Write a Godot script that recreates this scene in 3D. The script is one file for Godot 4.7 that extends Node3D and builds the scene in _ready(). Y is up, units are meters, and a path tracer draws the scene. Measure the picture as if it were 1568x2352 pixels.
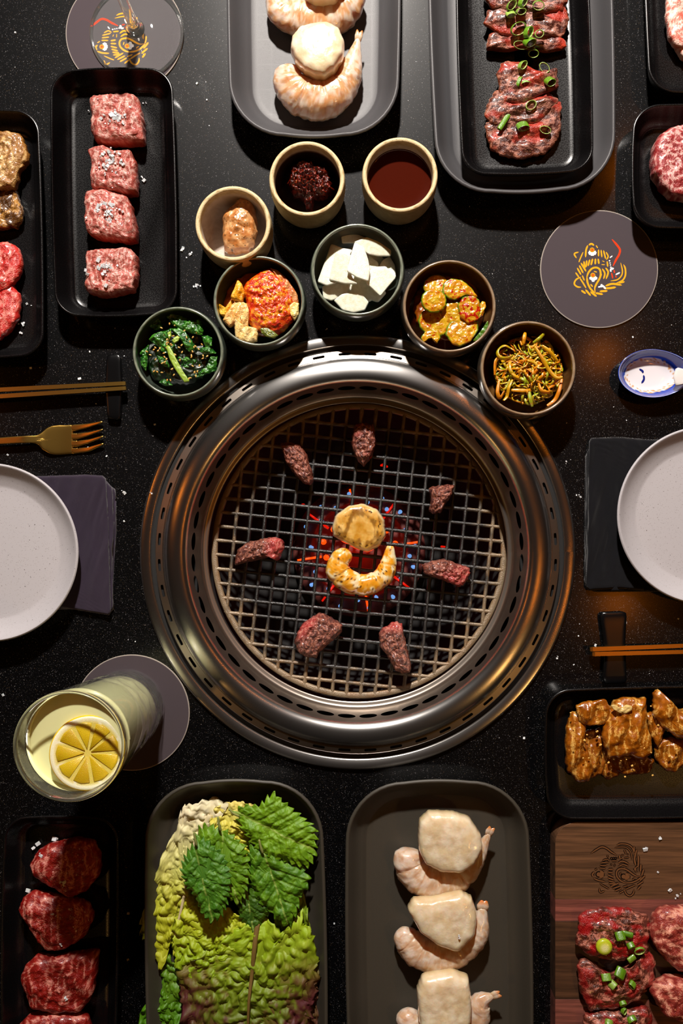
extends Node3D
# A table-top barbecue seen from straight above. 1 unit of the plan below is one photo pixel on the table = 0.35 mm.
const S := 0.00035
const HC := 0.70
const CX := 822.0
const CY := 1268.0

var used := {}
var M := {}
var T := {}
var rng := RandomNumberGenerator.new()
var nA := FastNoiseLite.new()
var nF := FastNoiseLite.new()
var nR := FastNoiseLite.new()

class MB:
	var v := PackedVector3Array()
	var c := PackedColorArray()
	var u := PackedVector2Array()
	var ix := PackedInt32Array()
	func grid(pts: PackedVector3Array, cols: PackedColorArray, ni: int, nj: int, closed := false, uvs := PackedVector2Array()) -> void:
		var b := v.size()
		v.append_array(pts)
		if cols.size() == pts.size():
			c.append_array(cols)
		else:
			var w := PackedColorArray()
			w.resize(pts.size())
			w.fill(cols[0] if cols.size() > 0 else Color.WHITE)
			c.append_array(w)
		if uvs.size() == pts.size():
			u.append_array(uvs)
		else:
			var z := PackedVector2Array()
			z.resize(pts.size())
			u.append_array(z)
		var wi := ni if closed else ni - 1
		for j in nj - 1:
			for i in wi:
				var p := b + j * ni + i
				var q := b + j * ni + (i + 1) % ni
				ix.append(p)
				ix.append(q)
				ix.append(q + ni)
				ix.append(p)
				ix.append(q + ni)
				ix.append(p + ni)
	func commit(flat := false) -> ArrayMesh:
		var a := []
		a.resize(Mesh.ARRAY_MAX)
		a[Mesh.ARRAY_VERTEX] = v
		a[Mesh.ARRAY_COLOR] = c
		a[Mesh.ARRAY_TEX_UV] = u
		a[Mesh.ARRAY_INDEX] = ix
		if flat:
			var am := ArrayMesh.new()
			am.add_surface_from_arrays(Mesh.PRIMITIVE_TRIANGLES, a)
			return am
		var st := SurfaceTool.new()
		st.create_from_arrays(a)
		st.generate_normals()
		return st.commit()

# ---------------------------------------------------------------- placing and naming
func P(px: float, py: float, h := 0.0) -> Vector3:      # plan position px,py as seen at height h (mm) -> metres
	var k := S * (1.0 - h * 0.001 / HC)
	return Vector3((px - CX) * k, h * 0.001, (py - CY) * k)

func numbered(n: String) -> String:
	if not used.has(n):
		used[n] = 0
		return n
	used[n] += 1
	return "%s_%03d" % [n, used[n]]

func tag(o: Node3D, label: String, cat: String, group := "", kind := "") -> void:
	o.set_meta("label", label)
	o.set_meta("category", cat)
	if group != "":
		o.set_meta("group", group)
	if kind != "":
		o.set_meta("kind", kind)

func thing(n: String, label: String, cat: String, at := Vector3.ZERO, group := "", turn := 0.0) -> Node3D:
	var o := Node3D.new()
	o.name = numbered(n)
	add_child(o)
	o.position = at
	o.rotation.y = turn
	tag(o, label, cat, group)
	return o

func part(n: String, mesh: Mesh, m: Material, parent: Node3D) -> MeshInstance3D:
	var o := MeshInstance3D.new()
	var key := str(parent.get_instance_id()) + n
	if used.has(key):
		used[key] += 1
		o.name = "%s_%03d" % [n, used[key]]
	else:
		used[key] = 0
		o.name = n
	o.mesh = mesh
	o.material_override = m
	parent.add_child(o, true)
	return o

func solo(n: String, mesh: Mesh, m: Material, at: Vector3, label: String, cat: String, group := "", kind := "") -> MeshInstance3D:
	var o := MeshInstance3D.new()
	o.name = numbered(n)
	o.mesh = mesh
	o.material_override = m
	add_child(o)
	o.position = at
	tag(o, label, cat, group, kind)
	return o

func struct(n: String, mesh: Mesh, m: Material, at: Vector3) -> void:
	var o := MeshInstance3D.new()
	o.name = n
	o.mesh = mesh
	o.material_override = m
	add_child(o)
	o.position = at
	o.set_meta("kind", "structure")

# ---------------------------------------------------------------- outlines
func pl(a: Array) -> PackedVector2Array:
	var r := PackedVector2Array()
	for k in range(0, a.size() - 1, 2):
		r.append(Vector2(a[k], a[k + 1]))
	return r

func chaikin(p: PackedVector2Array, n: int) -> PackedVector2Array:
	for _k in n:
		var r := PackedVector2Array()
		for k in p.size():
			var a := p[k]
			var b := p[(k + 1) % p.size()]
			r.append(a.lerp(b, 0.22))
			r.append(a.lerp(b, 0.78))
		p = r
	return p

func resample(p: PackedVector2Array, n: int) -> PackedVector2Array:
	var area := 0.0
	for k in p.size():
		area += p[k].cross(p[(k + 1) % p.size()])
	if area < 0.0:
		p.reverse()
	var cum := PackedFloat32Array([0.0])
	for k in p.size():
		cum.append(cum[k] + p[k].distance_to(p[(k + 1) % p.size()]))
	var total := cum[p.size()]
	var r := PackedVector2Array()
	var s := 0
	for k in n:
		var d := total * k / n
		while s < p.size() - 1 and cum[s + 1] < d:
			s += 1
		var f := (d - cum[s]) / maxf(cum[s + 1] - cum[s], 1e-6)
		r.append(p[s].lerp(p[(s + 1) % p.size()], f))
	return r

func mid(a: Array) -> Vector2:
	var p := pl(a)
	var lo := p[0]
	var hi := p[0]
	for q in p:
		lo = lo.min(q)
		hi = hi.max(q)
	return (lo + hi) / 2.0

func ell(cx: float, cy: float, rx: float, ry: float, n := 14, turn := 0.0) -> Array:
	var a := []
	for k in n:
		var t := TAU * k / n
		var q := Vector2(rx * cos(t), ry * sin(t)).rotated(turn)
		a.append(cx + q.x)
		a.append(cy + q.y)
	return a

# ---------------------------------------------------------------- shapes (all in metres, about an origin)
# A lump with the outline a (plan pixels), standing from height base to base+th (mm).
func blob(m: MB, a: Array, base: float, th: float, o := {}, org := Vector3.ZERO) -> void:
	var n: int = o.get("n", 64)
	var p: float = o.get("p", 3.0)
	var rings: int = o.get("rings", 14)
	var na: float = o.get("na", 0.0)
	var nf: float = o.get("nf", 0.2)
	var ra: float = o.get("ra", 0.0)
	var rf: float = o.get("rf", 0.25)
	var sd: float = o.get("sd", 0.0)
	var tin: float = o.get("top", 1.0)
	var warp = o.get("warp")
	var colf = o.get("col")
	var pin: float = o.get("pin", 0.0)
	var hh: float = base + th * o.get("at", 0.6)
	var raw := PackedVector2Array()
	var src := pl(a)
	for i in src.size():
		for e in 3:
			raw.append(src[i].lerp(src[(i + 1) % src.size()], e / 3.0))
	var px := resample(chaikin(raw, o.get("chk", 2)), n)
	var teeth: int = o.get("teeth", 0)
	var cpx: Vector2 = o.get("ctr", mid(a))
	var k := S * 1000.0 * (1.0 - hh / (HC * 1000.0))
	var c := Vector2((cpx.x - CX) * k, (cpx.y - CY) * k)
	var dirs := PackedVector2Array()
	var rag := PackedFloat32Array()
	for i in n:
		var q := Vector2((px[i].x - CX) * k, (px[i].y - CY) * k) - c
		var g := 1.0
		if teeth > 0:
			var f := fposmod(float(i) * teeth / n, 1.0)
			g += o.get("tamp", 0.06) * (f - 0.5)
		if ra > 0.0:
			g += ra * nF.get_noise_3d(q.x * rf + sd, q.y * rf, sd * 1.7)
		rag.append(g)
		dirs.append(q)
	var sy := []
	for ph in ([-78.0, -52.0, -30.0, -12.0, 0.0, 9.0, 18.0, 28.0, 38.0, 48.0, 58.0, 68.0] if th > 3.0 else [-70.0, -30.0, 0.0, 30.0, 60.0]):
		var r := deg_to_rad(ph)
		if ph > 0.0 and pow(cos(r), 2.0 / p) < 0.9:
			continue
		sy.append(Vector2(pow(cos(r), 2.0 / p), 0.5 + 0.5 * signf(r) * pow(absf(sin(r)), 2.0 / p)))
	sy.insert(0, Vector2(0, 0))
	var s0: float = sy[-1].x
	rings = int(rings * 1.35)
	for j in rings:
		var s := s0 * (1.0 - float(j + 1) / rings)
		sy.append(Vector2(s, 0.5 + 0.5 * pow(1.0 - pow(s, p), 1.0 / p)))
	var pts := PackedVector3Array()
	var cols := PackedColorArray()
	for j in sy.size():
		var s: float = sy[j].x
		var yf: float = sy[j].y
		for i in n:
			var d := dirs[i]
			var sc := s * lerpf(1.0, tin, yf) * lerpf(1.0, rag[i], pow(s, 4.0))
			var x := c.x + d.x * sc
			var z := c.y + d.y * sc
			var y := base + th * yf
			if na > 0.0:
				y += na * yf * nF.get_noise_3d(x * nf + sd, y * nf * 0.5, z * nf)
				if s > 0.5 and yf < 0.95:
					var g := 1.0 + 0.5 * na * nF.get_noise_3d(x * nf, y * nf + sd, z * nf) / maxf(d.length(), 3.0)
					x = c.x + d.x * sc * g
					z = c.y + d.y * sc * g
			if warp != null:
				y += warp.call(x, z, s, Vector2(x - c.x, z - c.y))
			if pin > 0.0:
				y = maxf(y, pin)
			pts.append(Vector3(x, y, z) * 0.001 - org)
			if colf != null:
				cols.append(colf.call(Vector3(x, y, z), s, yf))
	if colf == null:
		cols.append(o.get("c", Color.WHITE))
	m.grid(pts, cols, n, sy.size(), true)

func tube(m: MB, pts: PackedVector3Array, rad: PackedFloat32Array, ns: int, flat := 1.0, cols := PackedColorArray(), roll := 0.0) -> void:
	var n := pts.size()
	var out := PackedVector3Array()
	var oc := PackedColorArray()
	var nn := Vector3.UP
	for j in n:
		var t := (pts[mini(j + 1, n - 1)] - pts[maxi(j - 1, 0)]).normalized()
		if absf(t.dot(nn)) > 0.98:
			nn = Vector3.RIGHT if absf(t.x) < 0.9 else Vector3.BACK
		nn = (nn - t * nn.dot(t)).normalized()
		var nr := nn.rotated(t, roll)
		var b := nr.cross(t)
		for rep in (2 if j == 0 or j == n - 1 else 1):
			var r := rad[j]
			if (j == 0 and rep == 0) or (j == n - 1 and rep == 1):
				r = 0.0
			for i in ns:
				var an := TAU * i / ns
				out.append(pts[j] + (nr * cos(an) * flat + b * sin(an)) * r)
				oc.append(cols[j] if cols.size() == n else (cols[0] if cols.size() > 0 else Color.WHITE))
	m.grid(out, oc, ns, n + 2, true)

func spline(p: PackedVector3Array, n: int) -> PackedVector3Array:
	var r := PackedVector3Array()
	var c := p.size()
	for k in n:
		var f := float(k) / (n - 1) * (c - 1)
		var i := mini(int(f), c - 2)
		r.append(p[i].cubic_interpolate(p[i + 1], p[maxi(i - 1, 0)], p[mini(i + 2, c - 1)], f - i))
	return r

func lerp_f(a: Array, f: float) -> float:
	var q := clampf(f, 0.0, 1.0) * (a.size() - 1)
	var i := mini(int(q), a.size() - 2)
	return lerpf(a[i], a[i + 1], q - i)

func lathe(m: MB, prof: Array, n: int, colf = null) -> void:   # prof: Vector2(r, y) mm, from the underside centre, out, up and in
	var pts := PackedVector3Array()
	var cols := PackedColorArray()
	var uvs := PackedVector2Array()
	for j in prof.size():
		for i in n + 1:
			var an := TAU * i / n
			var q := Vector3(prof[j].x * cos(an), prof[j].y, prof[j].x * sin(an))
			pts.append(q * 0.001)
			uvs.append(Vector2(float(i) / n * 6.0, float(j) * 0.3))
			if colf != null:
				cols.append(colf.call(q, j))
	m.grid(pts, cols, n + 1, prof.size(), false, uvs)

func fine(prof: Array, per: int) -> Array:      # rounds a profile by running a curve through it
	var p := PackedVector3Array()
	for q in prof:
		p.append(Vector3(q.x, q.y, 0))
	var r := []
	for q in spline(p, (prof.size() - 1) * per + 1):
		r.append(Vector2(maxf(q.x, 0.0), q.y))
	return r

func rrect(a: float, b: float, r: float, n: int, bow := 0.0) -> PackedVector2Array:
	var o := PackedVector2Array()
	r = minf(r, minf(a, b))
	for q in 4:
		var c := Vector2((a - r) * (1.0 if q == 0 or q == 3 else -1.0), (b - r) * (1.0 if q < 2 else -1.0))
		for k in n:
			var t := (q + float(k) / (n - 1)) * PI / 2.0
			o.append(c + Vector2(cos(t), sin(t)) * r)
		if bow != 0.0:      # sides bulge out a little
			var d := o[-1]
			var e: Vector2 = [Vector2(-(a - r), b), Vector2(-a, -(b - r)), Vector2(a - r, -b), Vector2(a, b - r)][q]
			var nrm: Vector2 = [Vector2(0, 1), Vector2(-1, 0), Vector2(0, -1), Vector2(1, 0)][q]
			for k in range(1, 12):
				var f := k / 12.0
				o.append(d.lerp(e, f) + nrm * bow * 4.0 * f * (1.0 - f))
	return o

func rr(m: MB, prof: Array, a: float, b: float, r: float, colf = null, bow := 0.0) -> void:   # prof: Vector2(inset, y) mm
	var pts := PackedVector3Array()
	var cols := PackedColorArray()
	var n := 0
	for j in prof.size():
		var d: float = prof[j].x
		var o := rrect(a - d, b - d, maxf(r - d * 0.8, 0.15), 12, bow * clampf(1.0 - d / a, 0.0, 1.0))
		n = o.size()
		for q in o:
			var w := Vector3(q.x, prof[j].y, q.y)
			pts.append(w * 0.001)
			if colf != null:
				cols.append(colf.call(w, d))
	m.grid(pts, cols, n, prof.size(), true)

func prism(m: MB, poly: PackedVector2Array, y0: float, y1: float, bev: float, col := Color.WHITE, warp = null) -> void:   # poly in mm
	var n := poly.size()
	var area := 0.0
	for k in n:
		area += poly[k].cross(poly[(k + 1) % n])
	if area < 0.0:
		poly.reverse()
	var inn := PackedVector2Array()
	for k in n:
		var a := (poly[k] - poly[(k - 1 + n) % n]).normalized()
		var b := (poly[(k + 1) % n] - poly[k]).normalized()
		var t := (a + b).normalized()
		inn.append(poly[k] + Vector2(-t.y, t.x) * bev)
	var pts := PackedVector3Array()
	for lv in [[inn, y0], [poly, y0 + bev], [poly, y1 - bev], [inn, y1]]:
		for q in lv[0]:
			pts.append(Vector3(q.x, lv[1], q.y) * 0.001)
	m.grid(pts, PackedColorArray([col]), n, 4, true)
	var tri := Geometry2D.triangulate_polygon(inn)
	for side in 2:
		var b := m.v.size()
		for q in inn:
			m.v.append(Vector3(q.x, y1 if side == 1 else y0, q.y) * 0.001)
			m.c.append(col)
			m.u.append(Vector2.ZERO)
		for k in range(0, tri.size(), 3):
			var i0 := tri[k]
			var i1 := tri[k + 1]
			var i2 := tri[k + 2]
			if ((inn[i1] - inn[i0]).cross(inn[i2] - inn[i0]) > 0.0) != (side == 1):
				var t := i1
				i1 = i2
				i2 = t
			m.ix.append_array(PackedInt32Array([b + i0, b + i1, b + i2]))

func box(m: MB, c: Vector3, s: Vector3, bas := Basis.IDENTITY, col := Color.WHITE) -> void:
	var b := m.v.size()
	for k in 8:
		var q := Vector3((k & 1) - 0.5, ((k >> 1) & 1) - 0.5, ((k >> 2) & 1) - 0.5) * s
		m.v.append(c + bas * q)
		m.c.append(col)
		m.u.append(Vector2.ZERO)
	for f in [[0, 1, 3, 2], [5, 4, 6, 7], [4, 0, 2, 6], [1, 5, 7, 3], [2, 3, 7, 6], [4, 5, 1, 0]]:
		m.ix.append_array(PackedInt32Array([b + f[0], b + f[2], b + f[1], b + f[0], b + f[3], b + f[2]]))

# ---------------------------------------------------------------- materials
func img_noise(sz: int, freq: float, typ: int, oct: int, lo: float, hi: float, seed_: int) -> Image:
	var f := FastNoiseLite.new()
	f.seed = seed_
	f.noise_type = FastNoiseLite.TYPE_SIMPLEX_SMOOTH if typ == 0 else FastNoiseLite.TYPE_CELLULAR
	f.frequency = freq
	f.fractal_octaves = oct
	if oct <= 1:
		f.fractal_type = FastNoiseLite.FRACTAL_NONE
	var im := f.get_seamless_image(sz, sz)
	im.convert(Image.FORMAT_RGB8)
	if lo != 0.0 or hi != 1.0:
		for y in sz:
			for x in sz:
				var g := smoothstep(0.15, 0.85, im.get_pixel(x, y).r)
				g = lerpf(lo, hi, g)
				im.set_pixel(x, y, Color(g, g, g))
	return im

func tex(im: Image) -> ImageTexture:
	return ImageTexture.create_from_image(im)

func mk(key: String, albedo: Color, rough: float, o := {}) -> StandardMaterial3D:
	var m := StandardMaterial3D.new()
	m.resource_name = key
	m.albedo_color = albedo
	m.roughness = rough
	m.metallic = o.get("metal", 0.0)
	m.metallic_specular = o.get("spec", 0.5)
	if o.get("vc", true):
		m.vertex_color_use_as_albedo = true
		m.vertex_color_is_srgb = true
	if o.has("tex"):
		m.albedo_texture = T[o.tex]
	if o.has("rtex"):
		m.roughness_texture = T[o.rtex]
	if o.has("bump"):
		m.heightmap_enabled = true
		m.heightmap_texture = T[o.bump]
		m.heightmap_scale = o.get("bs", 0.05)
	if o.has("tex") or o.has("rtex") or o.has("bump"):
		m.uv1_triplanar = true
		m.uv1_world_triplanar = o.get("world", true)
		var s: float = 1.0 / o.get("size", 0.05)
		m.uv1_scale = o.get("scale3", Vector3(s, s, s))
	if o.has("coat"):
		m.clearcoat_enabled = true
		m.clearcoat = o.coat
		m.clearcoat_roughness = o.get("coatr", 0.1)
	if o.has("sss"):
		m.subsurf_scatter_enabled = true
		m.subsurf_scatter_strength = o.sss
	if o.has("back"):
		m.backlight_enabled = true
		m.backlight = o.back
	if o.has("sheen"):
		m.rim_enabled = true
		m.rim = o.sheen
		m.rim_tint = 0.5
	if o.has("emis"):
		m.emission_enabled = true
		m.emission = o.emis
		m.emission_energy_multiplier = o.get("ee", 1.0)
	if o.has("aniso"):
		m.anisotropy_enabled = true
		m.anisotropy = o.aniso
	if o.has("alpha"):
		m.transparency = BaseMaterial3D.TRANSPARENCY_ALPHA
		m.albedo_color.a = o.alpha
	if o.has("refr"):
		m.refraction_enabled = true
		m.refraction_scale = o.refr
		m.albedo_color.a = o.get("ra", 0.02)
	M[key] = m
	return m

func c8(r: int, g: int, b: int) -> Color:
	return Color8(r, g, b)

func marble(p: Vector3, dark: Color, light: Color, fat: Color, fs: float, th: float, st := Vector3.ONE, sd := 0.0) -> Color:
	var t := nF.get_noise_3d(p.x * 0.22 + sd, p.y * 0.22, p.z * 0.22) * 0.7 + 0.5
	var c := dark.lerp(light, clampf(t, 0.0, 1.0))
	var q := p * st * fs
	var r := nR.get_noise_3d(q.x + sd * 3.1, q.y, q.z - sd)
	r += 0.35 * nA.get_noise_3d(p.x * 0.9, p.y * 0.9 + sd, p.z * 0.9)
	return c.lerp(fat, smoothstep(th, th + 0.35, r))

const MAIN := 3.6
const FRONT := 0.05
const AMBER := 0.012
const FIRE := 0.0008

func _ready() -> void:
	rng.seed = 20240611
	nA.seed = 3
	nA.frequency = 1.0
	nA.fractal_type = FastNoiseLite.FRACTAL_NONE
	nA.noise_type = FastNoiseLite.TYPE_SIMPLEX_SMOOTH
	nF.seed = 7
	nF.frequency = 1.0
	nF.fractal_octaves = 3
	nF.noise_type = FastNoiseLite.TYPE_SIMPLEX_SMOOTH
	nR.seed = 11
	nR.frequency = 1.0
	nR.fractal_type = FastNoiseLite.FRACTAL_RIDGED
	nR.fractal_octaves = 3
	nR.noise_type = FastNoiseLite.TYPE_SIMPLEX_SMOOTH
	# camera straight above the grill, lens shifted so that the grill sits a little right of and below the middle
	var cam := Camera3D.new()
	cam.name = "camera"
	add_child(cam)
	cam.position = Vector3(0, HC, 0)
	cam.rotation = Vector3(-PI / 2, 0, 0)
	cam.projection = Camera3D.PROJECTION_FRUSTUM
	cam.near = 0.05
	cam.far = 20.0
	var f := HC / S
	cam.size = 2352.0 / f * cam.near
	cam.frustum_offset = Vector2((784.0 - CX) / f, (CY - 1176.0) / f) * cam.near
	cam.current = true
	var env := Environment.new()
	env.background_mode = Environment.BG_COLOR
	env.background_color = Color(0.02, 0.018, 0.016)
	env.tonemap_mode = Environment.TONE_MAPPER_LINEAR
	env.tonemap_exposure = 1.0
	env.sdfgi_enabled = true
	env.ssao_enabled = true
	env.ssil_enabled = true
	var we := WorldEnvironment.new()
	we.name = "environment"
	we.environment = env
	add_child(we)
	make_textures()
	make_materials()
	lamps()
	room()
	grill()
	dishes()
	bowls()
	table_things()
	beef()
	seafood()
	leafy()
	pork()
	scallions()
	bowl_food()
	crumbs()

# ---------------------------------------------------------------- surfaces
func make_textures() -> void:
	# polished black stone: near-black with fine grey, brown and a few bright mineral specks
	var g := Image.create(1024, 1024, false, Image.FORMAT_RGB8)
	g.fill(c8(4, 4, 5))
	for k in 46000:
		var x := rng.randi() % 1024
		var y := rng.randi() % 1024
		var b := pow(rng.randf(), 4.0)
		var w := rng.randf()
		var col := Color(0.03 + 0.42 * b, 0.03 + 0.41 * b, 0.032 + 0.42 * b).lerp(Color(0.03 + 0.36 * b, 0.025 + 0.29 * b, 0.02 + 0.2 * b), 1.0 if w > 0.75 else 0.0)
		var s := 1 + int(rng.randf() * 3.0)
		g.fill_rect(Rect2i(x, y, s, 1 + int(rng.randf() * 3.0)), col)
	for k in 260:
		g.fill_rect(Rect2i(rng.randi() % 1020, rng.randi() % 1020, 2 + rng.randi() % 2, 2 + rng.randi() % 2), Color(0.55, 0.54, 0.52))
	T.granite = tex(g)
	T.rough = tex(img_noise(512, 0.02, 0, 5, 0.35, 1.0, 4))
	T.spots = tex(img_noise(512, 0.06, 0, 5, 0.5, 1.0, 9))
	T.grain = tex(img_noise(512, 0.08, 0, 4, 0.0, 1.0, 11))
	T.pebble = tex(img_noise(512, 0.05, 1, 1, 0.0, 1.0, 12))
	T.flesh = tex(img_noise(512, 0.03, 0, 4, 0.62, 1.0, 21))
	T.fleck = tex(img_noise(512, 0.11, 0, 3, 0.8, 1.0, 25))
	# brushed streaks and wood grain: noise stretched along one axis
	var f := FastNoiseLite.new()
	f.seed = 5
	f.frequency = 1.0
	f.fractal_octaves = 4
	var w := Image.create(512, 512, false, Image.FORMAT_RGB8)
	for y in 512:
		for x in 512:
			var a := TAU * x / 512.0
			var v := f.get_noise_3d(cos(a) * 0.8, y * 0.035 + 0.8 * f.get_noise_2d(cos(a) * 0.5, sin(a) * 0.5 + y * 0.004), sin(a) * 0.8)
			var v2 := f.get_noise_3d(cos(a) * 2.0 + 9.0, y * 0.3, sin(a) * 2.0)
			var q := clampf(0.8 + 0.28 * v + 0.22 * v2, 0.2, 1.0)
			w.set_pixel(x, y, Color(q, q, q))
	T.wood = tex(w)
	# woven cloth
	var cl := Image.create(128, 128, false, Image.FORMAT_RGB8)
	for y in 128:
		for x in 128:
			var d := (x / 2 + y) % 8
			var q := 0.45 + 0.5 * sin(PI * d / 8.0) + 0.1 * rng.randf()
			cl.set_pixel(x, y, Color(q, q, q))
	T.weave = tex(cl)
	# speckled stoneware
	var sp := Image.create(512, 512, false, Image.FORMAT_RGB8)
	sp.fill(Color.WHITE)
	for k in 1500:
		var b := rng.randf_range(0.5, 0.85)
		sp.fill_rect(Rect2i(rng.randi() % 510, rng.randi() % 510, 1 + rng.randi() % 2, 1 + rng.randi() % 2), Color(b, b * 0.95, b * 0.9))
	for k in 45:
		var b := rng.randf_range(0.25, 0.5)
		sp.fill_rect(Rect2i(rng.randi() % 505, rng.randi() % 505, 2 + rng.randi() % 3, 2 + rng.randi() % 3), Color(b, b * 0.9, b * 0.8))
	T.speckle = tex(sp)

func make_materials() -> void:
	mk("granite", Color.WHITE, 0.42, {tex = "granite", size = 0.16, coat = 0.8, coatr = 0.13, vc = false, spec = 0.22})
	mk("steel", c8(212, 209, 206), 0.25, {metal = 1.0, aniso = -0.5, vc = false})
	mk("steel_rim", c8(160, 150, 140), 0.36, {metal = 1.0, vc = false})
	mk("steel_dark", c8(70, 62, 55), 0.5, {metal = 0.8, vc = false})
	mk("soot", c8(9, 8, 8), 0.8, {vc = false})
	mk("grate", Color.WHITE, 0.34, {metal = 0.2, bump = "grain", bs = 0.03, size = 0.03, spec = 0.7})
	mk("burner", c8(98, 44, 38), 0.7, {bump = "grain", bs = 0.02, size = 0.05, vc = false})
	mk("flame_blue", c8(30, 60, 120), 0.6, {emis = Color(0.5, 0.72, 1.0), ee = 0.75, vc = false})
	mk("flame_orange", c8(140, 50, 10), 0.6, {emis = Color(1.0, 0.3, 0.03), ee = 1.2, vc = false})
	mk("ember", c8(120, 20, 8), 0.6, {emis = Color(1.0, 0.1, 0.02), ee = 0.7, vc = false})
	mk("glaze_black", c8(10, 9, 10), 0.4, {rtex = "spots", size = 0.035, vc = false, spec = 0.42})
	mk("glaze_grey", c8(66, 65, 67), 0.5, {vc = false, bump = "grain", bs = 0.006, size = 0.02, spec = 0.55})
	mk("glaze_olive", c8(58, 54, 46), 0.52, {vc = false, bump = "grain", bs = 0.006, size = 0.02, spec = 0.5})
	mk("stoneware", Color.WHITE, 0.55, {tex = "speckle", size = 0.05, bump = "grain", bs = 0.012, sss = 0.0, spec = 0.5})
	mk("glazed", Color.WHITE, 0.3, {tex = "fleck", size = 0.03, coat = 0.5, coatr = 0.12})
	mk("plate_white", c8(176, 173, 177), 0.5, {tex = "speckle", size = 0.075, vc = false, spec = 0.4})
	mk("board_coaster", Color.WHITE, 0.9, {tex = "fleck", size = 0.012, spec = 0.2})
	mk("ink", Color.WHITE, 0.85, {spec = 0.2})
	mk("cloth", Color.WHITE, 0.95, {bump = "weave", bs = 0.03, size = 0.009, sheen = 0.4, spec = 0.1})
	mk("gold", c8(202, 160, 78), 0.28, {metal = 1.0, vc = false})
	mk("porcelain", Color.WHITE, 0.14, {coat = 0.6, coatr = 0.05})
	mk("black_gloss", c8(8, 8, 9), 0.22, {vc = false})
	mk("walnut", Color.WHITE, 0.5, {tex = "wood", scale3 = Vector3(2.2, 6.0, 15.0)})
	mk("beef", Color.WHITE, 0.4, {bump = "flesh", bs = 0.06, size = 0.022, sss = 0.05, spec = 0.45, coat = 0.22, coatr = 0.16})
	mk("wet", Color.WHITE, 0.3, {bump = "flesh", bs = 0.07, size = 0.02, spec = 0.5, coat = 0.55, coatr = 0.14})
	mk("glossy", Color.WHITE, 0.3, {bump = "flesh", bs = 0.025, size = 0.03, spec = 0.6, coat = 0.9, coatr = 0.1})
	mk("char", Color.WHITE, 0.34, {bump = "flesh", bs = 0.12, size = 0.012, spec = 0.6, coat = 0.5, coatr = 0.2})
	mk("seafood", Color.WHITE, 0.3, {bump = "flesh", bs = 0.016, size = 0.04, sss = 0.3, spec = 0.55, coat = 0.9, coatr = 0.09})
	mk("leaf", Color.WHITE, 0.42, {bump = "grain", bs = 0.02, size = 0.02, back = Color(0.35, 0.4, 0.1), spec = 0.5})
	mk("leaf_wet", Color.WHITE, 0.25, {bump = "grain", bs = 0.02, size = 0.02, spec = 0.6, coat = 0.5, coatr = 0.1})
	mk("pickle", Color.WHITE, 0.28, {sss = 0.15, coat = 0.6, coatr = 0.1, bump = "flesh", bs = 0.015, size = 0.02})
	mk("salt", c8(225, 222, 222), 0.25, {vc = false, sss = 0.2})
	mk("seed", Color.WHITE, 0.5, {})
	mk("sauce", c8(62, 16, 6), 0.08, {vc = false, sss = 0.0, coat = 0.5, coatr = 0.04})
	mk("lemonade", c8(224, 225, 168), 0.3, {vc = false, coat = 0.4})
	mk("lemon", Color.WHITE, 0.35, {sss = 0.2, bump = "flesh", bs = 0.02, size = 0.012, coat = 0.4})
	mk("pane", Color(0.93, 0.96, 0.95), 0.03, {alpha = 0.03, vc = false, spec = 0.5})
	mk("crystal", Color(0.97, 0.98, 0.97), 0.02, {refr = 0.05, vc = false})
	mk("bulb", Color(1, 0.75, 0.4), 0.4, {emis = Color(1.0, 0.52, 0.12), ee = 7.5, vc = false})
	mk("lamp_face", Color(1, 1, 1), 0.4, {emis = Color(1.0, 0.95, 0.9), ee = 30.0, vc = false})
	mk("wall", c8(26, 22, 20), 0.8, {vc = false})
	mk("wood_dark", c8(52, 36, 26), 0.6, {tex = "wood", size = 0.6, vc = false})
	mk("black_metal", c8(18, 17, 17), 0.45, {metal = 0.6, vc = false})

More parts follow.
